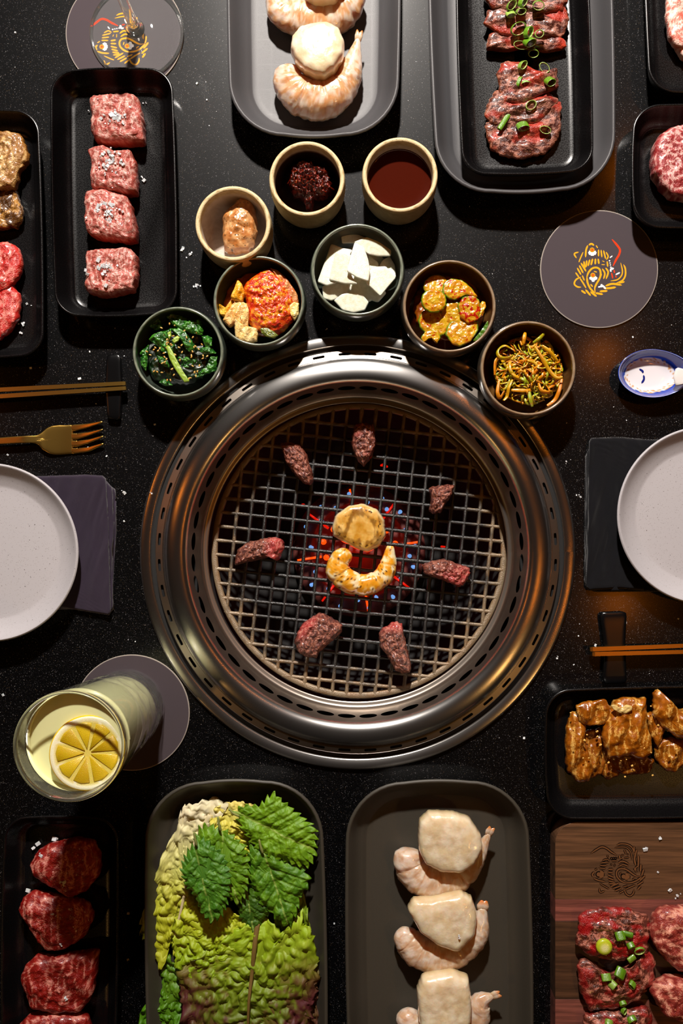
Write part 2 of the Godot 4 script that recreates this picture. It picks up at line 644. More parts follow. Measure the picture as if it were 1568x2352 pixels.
# ---------------------------------------------------------------- the room
func room() -> void:
	var b := BoxMesh.new()
	b.size = Vector3(5.0, 0.1, 5.0)
	struct("floor", b, M.wood_dark, Vector3(0, -0.80, 0))
	struct("ceiling", b, M.wall, Vector3(0, 1.85, 0))
	var wx := BoxMesh.new()
	wx.size = Vector3(0.1, 2.55, 5.0)
	struct("wall_left", wx, M.wall, Vector3(-2.55, 0.525, 0))
	struct("wall_right", wx, M.wall, Vector3(2.55, 0.525, 0))
	var wz := BoxMesh.new()
	wz.size = Vector3(5.2, 2.55, 0.1)
	struct("wall_back", wz, M.wall, Vector3(0, 0.525, -2.55))
	struct("wall_front", wz, M.wall, Vector3(0, 0.525, 2.55))
	# the table: a thick stone top with the round cut-out for the grill, on a dark pedestal
	var t := thing("dining_table", "polished black speckled stone table holding the round grill", "table", Vector3(0, 0, 0))
	var m := MB.new()
	var n := 96
	var hole := PackedVector2Array()
	var edge := PackedVector2Array()
	var w := 0.62
	for k in n:
		var a := TAU * k / n
		hole.append(Vector2(cos(a), sin(a)) * 0.160 + GC)
		var d := Vector2(cos(a), sin(a))
		var s := minf(w / maxf(absf(d.x), 1e-5), 0.60 / maxf(absf(d.y), 1e-5))
		edge.append(d * s)
	var pts := PackedVector3Array()
	for q in [[hole, -0.03], [hole, 0.0]]:
		for p in q[0]:
			pts.append(Vector3(p.x, q[1], p.y))
	# profile order: underside hole -> underside edge -> top edge -> top hole -> underside hole
	var rows := [[hole, -0.03], [edge, -0.03], [edge, 0.0], [edge, 0.0], [hole, 0.0], [hole, 0.0], [hole, -0.03]]
	pts.clear()
	for q in rows:
		for p in q[0]:
			pts.append(Vector3(p.x, q[1], p.y))
	m.grid(pts, PackedColorArray(), n, rows.size(), true)
	part("stone_top", m.commit(true), M.granite, t)
	var ped := CylinderMesh.new()
	ped.top_radius = 0.20
	ped.bottom_radius = 0.20
	ped.height = 0.60
	var pd := part("pedestal", ped, M.black_metal, t)
	pd.position = Vector3(GC.x, -0.45, GC.y)

const GC := Vector2(-0.0005, 0.0)

func lamps() -> void:
	# the spotlight that lights the table from behind its far edge
	var at := Vector3(-0.06, 0.94, -1.10)
	var aim := Vector3(0.0, 0.0, -0.16)
	var t := thing("ceiling_spotlight", "black cylindrical ceiling spotlight aimed down at the table", "spotlight", at)
	var dir := (aim - at).normalized()
	var bas := Basis.looking_at(dir, Vector3.RIGHT)
	var can := CylinderMesh.new()
	can.top_radius = 0.055
	can.bottom_radius = 0.055
	can.height = 0.14
	var c := part("housing", can, M.black_metal, t)
	c.transform = Transform3D(bas * Basis(Vector3.RIGHT, PI / 2), -dir * 0.08)
	var face := CylinderMesh.new()
	face.top_radius = 0.042
	face.bottom_radius = 0.042
	face.height = 0.004
	var fc := part("lens", face, M.lamp_face, t)
	fc.transform = Transform3D(bas * Basis(Vector3.RIGHT, PI / 2), -dir * 0.006)
	var rod := CylinderMesh.new()
	rod.top_radius = 0.008
	rod.bottom_radius = 0.008
	rod.height = 1.8 - at.y - 0.08
	var rd := part("rod", rod, M.black_metal, t)
	rd.position = Vector3(0, 0.08 + rod.height / 2, 0) - dir * 0.08 * Vector3(1, 0, 1)
	var sp := SpotLight3D.new()
	sp.name = "spotlight_beam"
	add_child(sp)
	sp.position = at + dir * 0.004
	sp.basis = bas
	sp.light_color = Color(1.0, 0.965, 0.93)
	sp.light_energy = MAIN
	sp.light_size = 0.035
	sp.spot_angle = 40.0
	sp.spot_angle_attenuation = 1.0
	sp.spot_range = 6.0
	sp.spot_attenuation = 2.0
	sp.shadow_enabled = true
	# amber filament pendants round the table
	var where := ["beside the far right corner of the table", "at the middle right of the table, farther one", "at the middle right of the table, nearer one", "beside the far left corner of the table", "beside the near left corner of the table", "beside the near right corner of the table"]
	var spots := [Vector3(0.52, 0.98, -0.74), Vector3(0.47, 0.98, -0.38), Vector3(0.50, 0.98, 0.10), Vector3(-0.80, 0.9, -0.25), Vector3(-1.05, 1.0, 0.85), Vector3(0.62, 0.95, 0.50)]
	for k in spots.size():
		var L := thing("pendant_lamp", "amber pendant bulb on a black cord " + where[k], "lamp", spots[k], "amber pendant bulbs")
		var m := MB.new()
		lathe(m, fine([Vector2(0, -30), Vector2(18, -27), Vector2(29, -10), Vector2(30, 4), Vector2(22, 24), Vector2(13, 38), Vector2(12, 46), Vector2(0, 46)], 4), 24)
		part("bulb", m.commit(), M.bulb, L)
		var sk := CylinderMesh.new()
		sk.top_radius = 0.014
		sk.bottom_radius = 0.015
		sk.height = 0.05
		part("socket", sk, M.black_metal, L).position = Vector3(0, 0.071, 0)
		var cd := CylinderMesh.new()
		cd.top_radius = 0.003
		cd.bottom_radius = 0.003
		cd.height = 1.8 - spots[k].y - 0.096
		part("cord", cd, M.black_metal, L).position = Vector3(0, 0.096 + cd.height / 2, 0)
		var o := OmniLight3D.new()
		o.name = "pendant_light"
		add_child(o, true)
		o.position = spots[k]
		o.light_color = Color(1.0, 0.58, 0.2) if k < 4 else Color(1.0, 0.78, 0.45)
		o.light_energy = AMBER if k < 4 else FRONT
		o.light_size = 0.028
		o.omni_range = 6.0
		o.omni_attenuation = 2.0
		o.shadow_enabled = true

# ---------------------------------------------------------------- the grill
# A ring wall or ring deck from (r0,y0) to (r1,y1) with n holes of half-width wa (degrees) and half-height hb (share of the band).
func hole_band(m: MB, r0: float, y0: float, r1: float, y1: float, n: int, wa: float, hb: float, square: float) -> void:
	var K := 24
	var per := TAU / n
	for h in n:
		var pts := PackedVector3Array()
		for row in 2:
			for k in K:
				var t := TAU * k / K
				var cx := cos(t)
				var cy := sin(t)
				var q := Vector2.ZERO
				if row == 0:
					var mx := maxf(absf(cx), absf(cy))
					q = Vector2(cx / mx * per / 2.0, cy / mx)
				else:
					q = Vector2(signf(cx) * pow(absf(cx), square) * deg_to_rad(wa), signf(cy) * pow(absf(cy), square) * hb)
				var a := (h + 0.5) * per + q.x
				var f := (q.y + 1.0) / 2.0
				var r := lerpf(r0, r1, f)
				var y := lerpf(y0, y1, f)
				pts.append(Vector3(r * cos(a), y, r * sin(a)) * 0.001)
		m.grid(pts, PackedColorArray(), K, 2, true)

func grill() -> void:
	var t := thing("table_grill", "round brushed steel barbecue grill set flush into the stone table", "grill", Vector3(GC.x, 0, GC.y))
	var m := MB.new()
	lathe(m, [Vector2(163, 0.2), Vector2(174.2, 0.2), Vector2(174.6, 1.2), Vector2(173.8, 3.0), Vector2(172.5, 3.4), Vector2(166.5, 3.8), Vector2(165.6, 3.2), Vector2(165.2, 0.8)], 192)
	part("flange", m.commit(), M.steel, t)
	m = MB.new()
	lathe(m, [Vector2(165.4, 0.6), Vector2(161.8, 0.6)], 128)
	part("groove", m.commit(), M.soot, t)
	m = MB.new()
	lathe(m, fine([Vector2(161.8, 0.6), Vector2(161.4, 4.6), Vector2(160.6, 6.0)], 3), 192)
	hole_band(m, 160.6, 6.0, 155.2, 7.4, 48, 1.75, 0.42, 0.4)
	part("slotted_collar", m.commit(), M.steel_rim, t)
	m = MB.new()
	lathe(m, [Vector2(161.0, 3.0), Vector2(155.0, 4.2)], 128)
	part("slot_backing", m.commit(), M.soot, t)
	m = MB.new()
	lathe(m, fine([Vector2(155.2, 7.4), Vector2(154.4, 7.5), Vector2(153.2, 9.2), Vector2(150.5, 11.6), Vector2(146.5, 13.0), Vector2(142.0, 13.4), Vector2(138.6, 12.6), Vector2(136.2, 10.6), Vector2(135.2, 8.4)], 5), 192)
	part("main_ring", m.commit(), M.steel, t)
	m = MB.new()
	lathe(m, [Vector2(135.2, 8.4), Vector2(135.0, 7.0)], 128)
	hole_band(m, 135.0, 7.0, 130.6, -15.0, 48, 3.1, 0.36, 1.0)
	lathe(m, fine([Vector2(130.6, -15.0), Vector2(129.8, -20.0), Vector2(128.2, -22.6), Vector2(124.6, -23.6), Vector2(124.6, -25.0), Vector2(127.5, -27.0), Vector2(128.0, -31.0)], 3), 192)
	part("perforated_collar", m.commit(), M.steel_rim, t)
	m = MB.new()
	lathe(m, [Vector2(152, 5.0), Vector2(150.0, -20.0), Vector2(134.0, -22.0)], 96)
	part("air_jacket", m.commit(), M.soot, t)
	m = MB.new()
	lathe(m, fine([Vector2(128.0, -31.0), Vector2(127.6, -46.0), Vector2(116, -76.0), Vector2(94, -98.0), Vector2(0, -100.0)], 4), 96)
	part("firebox", m.commit(), M.soot, t)
	# the burner under the grate: an iron disc with a ring of jets
	var b := thing("gas_burner", "round iron gas burner glowing red below the grate", "burner", Vector3(GC.x + 0.0015, -0.100, GC.y - 0.001))
	m = MB.new()
	lathe(m, fine([Vector2(58, 0), Vector2(60, 8), Vector2(58, 14), Vector2(44, 20), Vector2(40, 16), Vector2(26, 17), Vector2(12, 22), Vector2(0, 23)], 4), 64)
	part("burner_cap", m.commit(), M.burner, b)
	for k in 24:
		var a := TAU * (k + 0.3 * sin(k * 5.0)) / 24.0 + 0.1
		var r := 44.0 + 5.0 * (k % 2) + 2.0 * sin(k * 3.0)
		m = MB.new()
		var e := Vector3(cos(a), 0, sin(a))
		var p0 := e * r * 0.001 + Vector3(0, 0.017, 0)
		tube(m, PackedVector3Array([p0, p0 + e * 0.0015 + Vector3(0, 0.004, 0), p0 + e * 0.002 + Vector3(0, 0.009, 0)]), PackedFloat32Array([0.0012, 0.0019, 0.0007]), 8)
		part("flame_jet", m.commit(), M.flame_blue, b)
	for k in 14:
		var a := TAU * k / 14.0 + 0.25
		m = MB.new()
		var e := Vector3(cos(a), 0, sin(a))
		var p0 := e * (29.0 + 3.0 * (k % 2)) * 0.001 + Vector3(0, 0.017, 0)
		tube(m, PackedVector3Array([p0, p0 + e * 0.001 + Vector3(0, 0.004, 0), p0 + e * 0.0016 + Vector3(0, 0.010, 0)]), PackedFloat32Array([0.0018, 0.0028, 0.001]), 8)
		part("flame_jet", m.commit(), M.flame_orange, b)
	for k in 8:
		var a := TAU * k / 8.0 - 0.15
		m = MB.new()
		var e := Vector3(cos(a), 0, sin(a))
		tube(m, PackedVector3Array([e * 0.034 + Vector3(0, 0.0195, 0), e * 0.056 + Vector3(0, 0.0205, 0)]), PackedFloat32Array([0.0013, 0.0010]), 6)
		part("hot_rod", m.commit(), M.flame_orange if k % 2 == 0 else M.ember, b)
	for k in 3:
		var q: Vector2 = [Vector2(-52, -42), Vector2(20, -78), Vector2(75, -4)][k]
		m = MB.new()
		tube(m, PackedVector3Array([Vector3(q.x, 6, q.y) * 0.001, Vector3(q.x + 2, 20, q.y + 1) * 0.001, Vector3(q.x + 5, 24, q.y + 3) * 0.001]), PackedFloat32Array([0.001, 0.0016, 0.0009]), 6)
		part("flame_jet", m.commit(), M.ember, b)
	var glow := OmniLight3D.new()
	glow.name = "burner_light"
	add_child(glow)
	glow.position = Vector3(GC.x, -0.064, GC.y)
	glow.light_color = Color(1.0, 0.2, 0.05)
	glow.light_energy = FIRE
	glow.light_size = 0.02
	glow.omni_attenuation = 2.0
	glow.shadow_enabled = true
	# the cast grate
	var gr := thing("grill_grate", "round cast grate, black in the middle and bare at the rim, inside the grill", "grate", Vector3(GC.x + 0.0015, -0.042, GC.y - 0.001), "", -0.105)
	var R := 126.0
	var colf := func(q: Vector3, _j = 0) -> Color:
		var r := Vector2(q.x, q.z).length()
		var s := nF.get_noise_3d(q.x * 0.12, 0.0, q.z * 0.12)
		var f := smoothstep(92.0, 122.0, r + 20.0 * s)
		var base := c8(20, 20, 20).lerp(c8(142, 122, 96), f)
		return base.lerp(c8(120, 72, 30), clampf(0.9 * nF.get_noise_3d(q.x * 0.2, 9.0, q.z * 0.2), 0.0, 0.6) * f)
	m = MB.new()
	lathe(m, [Vector2(R - 5, -2.4), Vector2(R - 0.6, -2.4), Vector2(R, -1.8), Vector2(R, 0.4), Vector2(R - 0.8, 1.0), Vector2(R - 4.0, 1.0), Vector2(R - 5.2, 0.2), Vector2(R - 5.4, -1.2), Vector2(R - 5, -2.4)], 144, colf)
	part("rim", m.commit(), M.grate, gr)
	var pitch := 12.1
	for ax in 2:
		for k in range(-9, 10):
			var o := (k + (0.3 if ax == 0 else 0.15)) * pitch
			if absf(o) > R - 5.0:
				continue
			var half := sqrt(R * R - o * o) - 2.5
			m = MB.new()
			var pts := PackedVector3Array()
			var cols := PackedColorArray()
			var N := 40
			var prof := [Vector2(1.4, -2.6), Vector2(1.55, 0.0), Vector2(1.1, 0.8), Vector2(0, 1.15), Vector2(-1.1, 0.8), Vector2(-1.55, 0.0), Vector2(-1.4, -2.6)]
			for j in N + 1:
				var s := lerpf(-half, half, float(j) / N)
				# bars thicken where they cross
				var near := absf(fposmod(s / pitch - (0.15 if ax == 0 else 0.3) + 0.5, 1.0) - 0.5)
				var fat := 1.0 + 0.35 * smoothstep(0.22, 0.0, near)
				for w in prof:
					var q := Vector3(s, w.y, w.x * fat) if ax == 0 else Vector3(-w.x * fat, w.y, s)
					if ax == 0:
						q.z += o
					else:
						q.x += o
					pts.append(q * 0.001)
					cols.append(colf.call(q))
			m.grid(pts, cols, prof.size(), N + 1, true)
			part("bar", m.commit(), M.grate, gr)

# ---------------------------------------------------------------- dishes
const TRAY := [Vector2(46.5, 0), Vector2(12, 0), Vector2(9, 0.8), Vector2(5, 7), Vector2(1.5, 16), Vector2(0.2, 20), Vector2(0.2, 20.8), Vector2(0.9, 21.2), Vector2(1.8, 20.8), Vector2(3.6, 16), Vector2(7, 9), Vector2(10.5, 6), Vector2(15, 4.6), Vector2(46.5, 4.2)]
const DISH := [Vector2(64, 0), Vector2(20, 0), Vector2(15, 1.5), Vector2(7, 11), Vector2(1.6, 20), Vector2(0.2, 22.6), Vector2(0.5, 23.6), Vector2(1.5, 24.2), Vector2(2.6, 23.8), Vector2(4.6, 20.5), Vector2(9, 13), Vector2(15, 7.5), Vector2(22, 5.4), Vector2(64, 5.0)]

func dish(n: String, label: String, prof: Array, c: Vector2, a: float, b: float, r: float, mat: Material, turn := 0.0, lift := 0.0, bow := 0.0, group := "") -> Node3D:
	var at := P(c.x, c.y, 21.0 + lift)
	at.y = lift * 0.001
	var t := thing(n, label, "plate", at, group, turn)
	var m := MB.new()
	var pr := []
	for k in prof.size():
		pr.append(Vector2(minf(prof[k].x, minf(a, b) - 0.3), prof[k].y))
	rr(m, fine(pr, 3), a, b, r, null, bow)
	part("tray_body", m.commit(), mat, t)
	return t

func dishes() -> void:
	var gb: Material = M.glaze_black
	dish("serving_plate", "black rectangular plate carrying four salted beef cubes in a row", TRAY, Vector2(261, 441), 48.0, 96.5, 20.0, gb, 0.02, 0.0, 1.0)
	dish("serving_plate", "black plate cut by the left edge, holding browned and bright red meat", TRAY, Vector2(-46, 537), 48.0, 96.5, 20.0, gb, 0.02, 0.0, 1.0)
	dish("serving_dish", "large grey matte dish at the top with prawns and scallops", DISH, Vector2(721, -102), 66.5, 142.0, 44.0, M.glaze_grey, 0.0, 0.0, 1.6)
	dish("serving_dish", "large grey matte dish under the black tray of marinated beef", DISH, Vector2(1195, 26), 70.5, 142.0, 44.0, M.glaze_grey, 0.03, 0.0, 1.6)
	dish("serving_plate", "black tray of marinated beef nested inside the large grey dish", TRAY, Vector2(1204, 117), 51.0, 94.5, 20.0, gb, 0.03, 8.5, 1.0)
	dish("serving_plate", "black plate in the top right corner holding pale pink marbled meat", TRAY, Vector2(1625, -75), 49.0, 97.0, 22.0, gb, 0.03, 0.0, 1.0)
	dish("serving_plate", "black plate at the right edge holding one round marbled beef fillet", TRAY, Vector2(1735, 381), 96.0, 48.5, 22.0, gb, 0.0, 0.0, 1.0)
	dish("serving_plate", "black plate at the right edge heaped with orange marinated pork", TRAY, Vector2(1541, 1728), 98.0, 51.0, 21.0, gb, 0.02, 0.0, 1.0)
	dish("serving_plate", "black plate in the bottom left corner holding dark red beef pieces", TRAY, Vector2(137, 2156), 45.0, 95.0, 19.0, gb, -0.01, 0.0, 1.0)
	dish("serving_dish", "olive grey dish piled with lettuce and perilla leaves", DISH, Vector2(543, 2207), 69.5, 141.0, 46.0, M.glaze_olive, 0.015, 0.0, 1.6)
	dish("serving_dish", "olive grey dish with raw scallops and shrimp, right of the lettuce", DISH, Vector2(1008, 2212), 71.5, 142.5, 46.0, M.glaze_olive, 0.015, 0.0, 1.6)

func cup(n: String, label: String, c: Vector2, rpx: float, h: float, prof: Array, colf: Callable, mat: Material, group: String) -> Node3D:
	var at := P(c.x, c.y, h)
	at.y = 0
	var t := thing(n, label, "bowl", at, group)
	var R := rpx * 0.35 * (1.0 - h / 700.0)
	var pr := []
	for q in prof:
		pr.append(Vector2(q.x * R, q.y * h))
	var m := MB.new()
	lathe(m, fine(pr, 3), 72, colf)
	part("cup_body" if n == "sauce_cup" else "bowl_body", m.commit(), mat, t)
	return t

const CUP := [Vector2(0, 0), Vector2(0.72, 0), Vector2(0.80, 0.02), Vector2(0.93, 0.18), Vector2(0.99, 0.45), Vector2(1.0, 0.8), Vector2(0.985, 0.96), Vector2(0.955, 1.0), Vector2(0.90, 1.0), Vector2(0.865, 0.96), Vector2(0.855, 0.8), Vector2(0.85, 0.45), Vector2(0.80, 0.16), Vector2(0.66, 0.09), Vector2(0, 0.08)]
const BOWL := [Vector2(0, 0), Vector2(0.52, 0), Vector2(0.60, 0.02), Vector2(0.82, 0.16), Vector2(0.98, 0.42), Vector2(1.04, 0.66), Vector2(1.03, 0.86), Vector2(1.0, 0.97), Vector2(0.975, 1.0), Vector2(0.945, 0.985), Vector2(0.935, 0.9), Vector2(0.94, 0.66), Vector2(0.88, 0.40), Vector2(0.72, 0.17), Vector2(0.5, 0.10), Vector2(0, 0.09)]

func bowls() -> void:
	var beige := func(q: Vector3, j: int) -> Color:
		var s := nF.get_noise_3d(q.x * 0.5, q.y * 0.5, q.z * 0.5)
		var base := c8(196, 178, 138).lerp(c8(168, 148, 108), clampf(0.5 + s, 0, 1))
		if q.y > 33.5:
			base = c8(206, 186, 142).lerp(c8(150, 116, 66), smoothstep(0.1, 0.6, s))
		if j > 29:
			base = c8(196, 184, 172).lerp(c8(176, 160, 146), clampf(0.5 + s, 0, 1))
		return base
	cup("sauce_cup", "beige stoneware cup with a glossy tan peppered chunk, leftmost beige cup", Vector2(534.5, 513), 88, 36, CUP, beige, M.stoneware, "beige stoneware cups")
	var beige_dark := func(q: Vector3, j: int) -> Color:
		return c8(48, 26, 16) if j > 30 else beige.call(q, j)
	cup("sauce_cup", "beige stoneware cup of dark chunky chili paste, between two cups", Vector2(704.5, 410), 88, 36, CUP, beige_dark, M.stoneware, "beige stoneware cups")
	cup("sauce_cup", "beige stoneware cup of clear reddish brown dipping sauce", Vector2(918.5, 401), 88, 36, CUP, beige, M.stoneware, "beige stoneware cups")
	var green := func(q: Vector3, j: int) -> Color:
		var s := nF.get_noise_3d(q.x * 0.35, q.y * 0.35, q.z * 0.35)
		var base := c8(74, 84, 76).lerp(c8(52, 58, 50), clampf(0.5 + s, 0, 1))
		if q.y > 31.5:
			base = c8(142, 150, 132).lerp(c8(104, 112, 96), clampf(0.5 + 1.5 * s, 0, 1))
		return base
	var brown := func(q: Vector3, j: int) -> Color:
		var s := nF.get_noise_3d(q.x * 0.35, q.y * 0.35, q.z * 0.35)
		var base := c8(82, 76, 68).lerp(c8(54, 48, 42), clampf(0.5 + s, 0, 1))
		if j > 26:
			base = c8(116, 84, 46).lerp(c8(82, 52, 26), clampf(0.5 + s, 0, 1))
		if q.y > 31.5:
			base = c8(164, 144, 120).lerp(c8(140, 112, 84), clampf(0.5 + 1.5 * s, 0, 1))
		return base
	cup("side_bowl", "small green glazed bowl of white pickled radish slices", Vector2(820.5, 619), 106, 33, BOWL, green, M.glazed, "glazed side dish bowls")
	cup("side_bowl", "small green glazed bowl of orange kimchi", Vector2(594, 691), 104, 33, BOWL, green, M.glazed, "glazed side dish bowls")
	cup("side_bowl", "small green glazed bowl of dark green spinach with sesame", Vector2(408, 808), 104, 33, BOWL, green, M.glazed, "glazed side dish bowls")
	cup("side_bowl", "small brown glazed bowl of spicy cucumber slices", Vector2(1032, 703), 106.5, 33, BOWL, brown, M.glazed, "glazed side dish bowls")
	cup("side_bowl", "small brown glazed bowl of shredded scallion salad", Vector2(1213, 846), 109, 33, BOWL, brown, M.glazed, "glazed side dish bowls")

func round_plate(label: String, c: Vector2) -> void:
	var at := P(c.x, c.y, 18)
	at.y = 0.0056
	var t := thing("dinner_plate", label, "plate", at, "white speckled dinner plates")
	var m := MB.new()
	lathe(m, fine([Vector2(0, 0), Vector2(46, 0), Vector2(50, 0.6), Vector2(62, 5.5), Vector2(69.2, 12.2), Vector2(69.8, 13.2), Vector2(69.2, 14.0), Vector2(68.0, 13.8), Vector2(62, 8.4), Vector2(54, 4.4), Vector2(46, 3.6), Vector2(0, 3.4)], 3), 120)
	part("plate_body", m.commit(), M.plate_white, t)

# ---------------------------------------------------------------- the printed and engraved tiger emblem
func emblem(s: float, style: int) -> ArrayMesh:
	# strokes in emblem units (x to the tongue side, y down), about (77,73); style 0 = print, 1 = engraving
	var m := MB.new()
	var Y := c8(226, 160, 36)
	var W := c8(236, 232, 230)
	var R := c8(220, 62, 30)
	var D := c8(92, 34, 18)
	var st := [
		[Y, 2.4, [51.5, 52, 46.5, 54, 49, 59]], [Y, 2.0, [57, 52, 53.5, 60, 52, 64]], [Y, 2.8, [62.5, 44, 60.5, 50, 60, 58]],
		[Y, 3.0, [64, 43.5, 67, 42, 70, 44]], [Y, 1.8, [72.5, 44, 74.5, 47]],
		[Y, 2.4, [75.5, 49, 75.5, 57]], [Y, 2.4, [78.5, 49.5, 79.5, 58]], [Y, 2.4, [81.5, 50, 84, 60]], [Y, 2.2, [84.5, 52, 87, 57, 85, 61]],
		[Y, 2.8, [75, 60, 76, 66]], [Y, 2.8, [71.8, 60, 71.5, 66.5]], [Y, 2.8, [68.4, 60, 66.5, 67.5]], [Y, 2.8, [65, 61, 63, 68.5]], [Y, 2.8, [61.4, 62, 60.5, 70]],
		[Y, 2.8, [58, 63, 59, 72]], [Y, 2.8, [54.5, 65, 60.5, 75]], [Y, 2.8, [52.5, 68, 57, 77]], [Y, 2.6, [50, 71, 54.5, 79]], [Y, 2.4, [48, 76.5, 52, 82]],
		[Y, 3.0, [61.5, 84, 62, 80, 64, 75.5, 68, 71.5, 73, 70.5, 77, 73, 78, 79, 76.5, 84, 73, 90, 71, 95, 71.5, 100]],
		[Y, 3.0, [61.5, 82, 62.5, 89, 66, 96, 71, 101]], [Y, 1.8, [70, 75, 73.5, 76]], [Y, 2.2, [66, 90.5, 68.5, 93.5]],
		[Y, 2.6, [54, 82, 48.5, 85, 46.5, 90, 50, 93.5, 54.5, 94]], [Y, 2.4, [53, 83, 57, 89, 60.5, 95]], [Y, 2.2, [56, 80, 58.5, 86]],
		[Y, 3.0, [55, 98, 60, 101.5]], [Y, 3.0, [60, 97, 66, 104]], [Y, 3.2, [66, 99.5, 73, 105]], [Y, 3.2, [72, 101, 80.5, 102.5]], [Y, 3.2, [77, 99, 86, 98.5]],
		[Y, 3.4, [82, 95.5, 90, 95, 96, 94]], [Y, 3.4, [84, 92.5, 92, 90, 103, 91.5]], [Y, 2.6, [100, 89, 106.5, 87.5]],
		[Y, 2.6, [105.5, 67, 107.5, 72, 107.5, 80, 104, 86, 97, 89]], [Y, 2.0, [102, 65, 104, 74, 103, 80, 98, 85, 90, 86.5]],
		[Y, 2.6, [80, 72, 83, 77.5, 81.5, 84]], [Y, 2.8, [84, 71, 87, 76, 84.5, 84]], [Y, 2.4, [85.8, 63, 86.5, 69.5]], [Y, 2.2, [77.5, 75, 79, 80]],
		[Y, 1.3, [80, 62.5, 82.5, 63.6]], [Y, 1.3, [79, 67, 83, 67.2]],
		[W, 6.6, [65.5, 53.5, 70.5, 53.5]], [W, 5.0, [64.6, 51, 66.5, 55]], [W, 5.0, [71.6, 51, 69.6, 55]],
		[W, 7.0, [67, 84.5, 71, 84.5]], [W, 5.0, [66.5, 81.5, 67, 85]], [W, 5.0, [72, 81.5, 71.5, 85]],
		[W, 1.6, [89, 58.8, 92, 56.5]], [W, 1.8, [88.6, 62.4, 89.4, 62.6]], [W, 1.6, [89.2, 65, 90, 65]], [W, 1.6, [89.6, 67.4, 90.4, 67.4]], [W, 1.6, [89.4, 70, 91, 70]],
		[W, 3.0, [89.5, 72.5, 93.5, 71.5]], [W, 2.2, [89.5, 73, 90.5, 75.5]], [W, 2.0, [96, 79, 101, 76.5]], [W, 4.4, [78, 92.5, 80.5, 92]], [W, 2.4, [80.5, 92, 84, 96]], [W, 2.0, [75, 94, 79, 93]],
		[Y, 5.8, [67.8, 49.4, 68.4, 49.4]], [D, 4.6, [67.9, 49.4, 68.3, 49.4]], [Y, 3.8, [67.9, 49.4, 68.3, 49.4]], [R, 2.6, [67.9, 49.4, 68.3, 49.4]],
		[Y, 5.8, [68.7, 79.6, 69.3, 79.6]], [D, 4.6, [68.8, 79.6, 69.2, 79.6]], [Y, 3.8, [68.8, 79.6, 69.2, 79.6]], [R, 2.6, [68.8, 79.6, 69.2, 79.6]],
		[R, 2.8, [91.8, 37, 97, 43, 101, 49, 100, 55, 96.5, 61, 93, 68.5]], [R, 1.8, [91, 77, 92.5, 83.5]], [R, 1.8, [94, 73.5, 94.5, 77]], [R, 1.6, [96, 80, 96.5, 82.5]]]
	var lift := 0.0
	for pass_ in (2 if style == 1 else 1):
		var idx := 0
		for q in st:
			var col: Color = q[0]
			var w: float = q[1]
			if style == 1:
				col = c8(20, 13, 9) if pass_ == 0 else c8(108, 72, 46)
				w = w + 1.9 if pass_ == 0 else maxf(w - 0.6, 0.5)
			var pts := PackedVector3Array()
			for p in pl(q[2]):
				pts.append(Vector3((p.x - 77.0) * s, 0.0, (p.y - 73.0) * s))
			lift = 0.00004 + 0.0000012 * idx + (0.00012 if pass_ == 1 else 0.0)
			idx += 1
			if pts.size() == 2 and pts[0].distance_to(pts[1]) < 1.05 * s:
				var fan := PackedVector3Array()
				for ring in 2:
					for i in 16:
						fan.append(pts[0] + Vector3(cos(TAU * i / 16), 0, sin(TAU * i / 16)) * w * s * 0.5 * (1.0 - ring) + Vector3(0, lift, 0))
				m.grid(fan, PackedColorArray([col]), 16, 2, true)
				continue
			flat_stroke(m, spline(pts, maxi(6, (pts.size() - 1) * 5)), w * s * (0.37 if col == Y or style == 1 else 0.44), lift, col)
	return m.commit(true)

func flat_stroke(m: MB, p: PackedVector3Array, w: float, y: float, col: Color) -> void:
	var L := PackedVector3Array()
	var R := PackedVector3Array()
	var n := p.size()
	for k in n:
		var t := (p[mini(k + 1, n - 1)] - p[maxi(k - 1, 0)]).normalized()
		var f := float(k) / (n - 1)
		var ww := w * clampf(0.35 + 4.0 * minf(f, 1.0 - f), 0.35, 1.0)
		var s := Vector3(-t.z, 0, t.x) * ww
		L.append(p[k] - s + Vector3(0, y, 0))
		R.append(p[k] + s + Vector3(0, y, 0))
	if n > 1:      # round the two ends
		var t0 := (p[1] - p[0]).normalized() * w * 0.45
		var t1 := (p[n - 1] - p[n - 2]).normalized() * w * 0.45
		L.insert(0, p[0] - t0 + Vector3(0, y, 0))
		R.insert(0, p[0] - t0 + Vector3(0, y, 0))
		L.append(p[n - 1] + t1 + Vector3(0, y, 0))
		R.append(p[n - 1] + t1 + Vector3(0, y, 0))
	var a := PackedVector3Array()
	a.append_array(L)
	a.append_array(R)
	m.grid(a, PackedColorArray([col]), L.size(), 2, false)

func coaster(label: String, c: Vector2, rpx: float, turn: float, shift: Vector2, printed := true) -> void:
	var at := P(c.x, c.y, 1.4)
	at.y = 0
	var t := thing("coaster", label, "coaster", at, "round card coasters", turn)
	var m := MB.new()
	var R := rpx * 0.35
	lathe(m, [Vector2(0, 0), Vector2(R - 0.2, 0), Vector2(R, 0.15), Vector2(R, 1.25), Vector2(R - 0.2, 1.4), Vector2(R - 1.0, 1.42), Vector2(0, 1.42)], 96, func(q: Vector3, j: int) -> Color:
		if j >= 2 and j <= 4:
			return c8(190, 180, 168)
		return c8(82, 74, 78))
	part("card", m.commit(true), M.board_coaster, t)
	if printed:
		part("tiger_emblem", emblem(0.00067, 0), M.ink, t).position = Vector3(shift.x, 1.43, shift.y) * 0.001

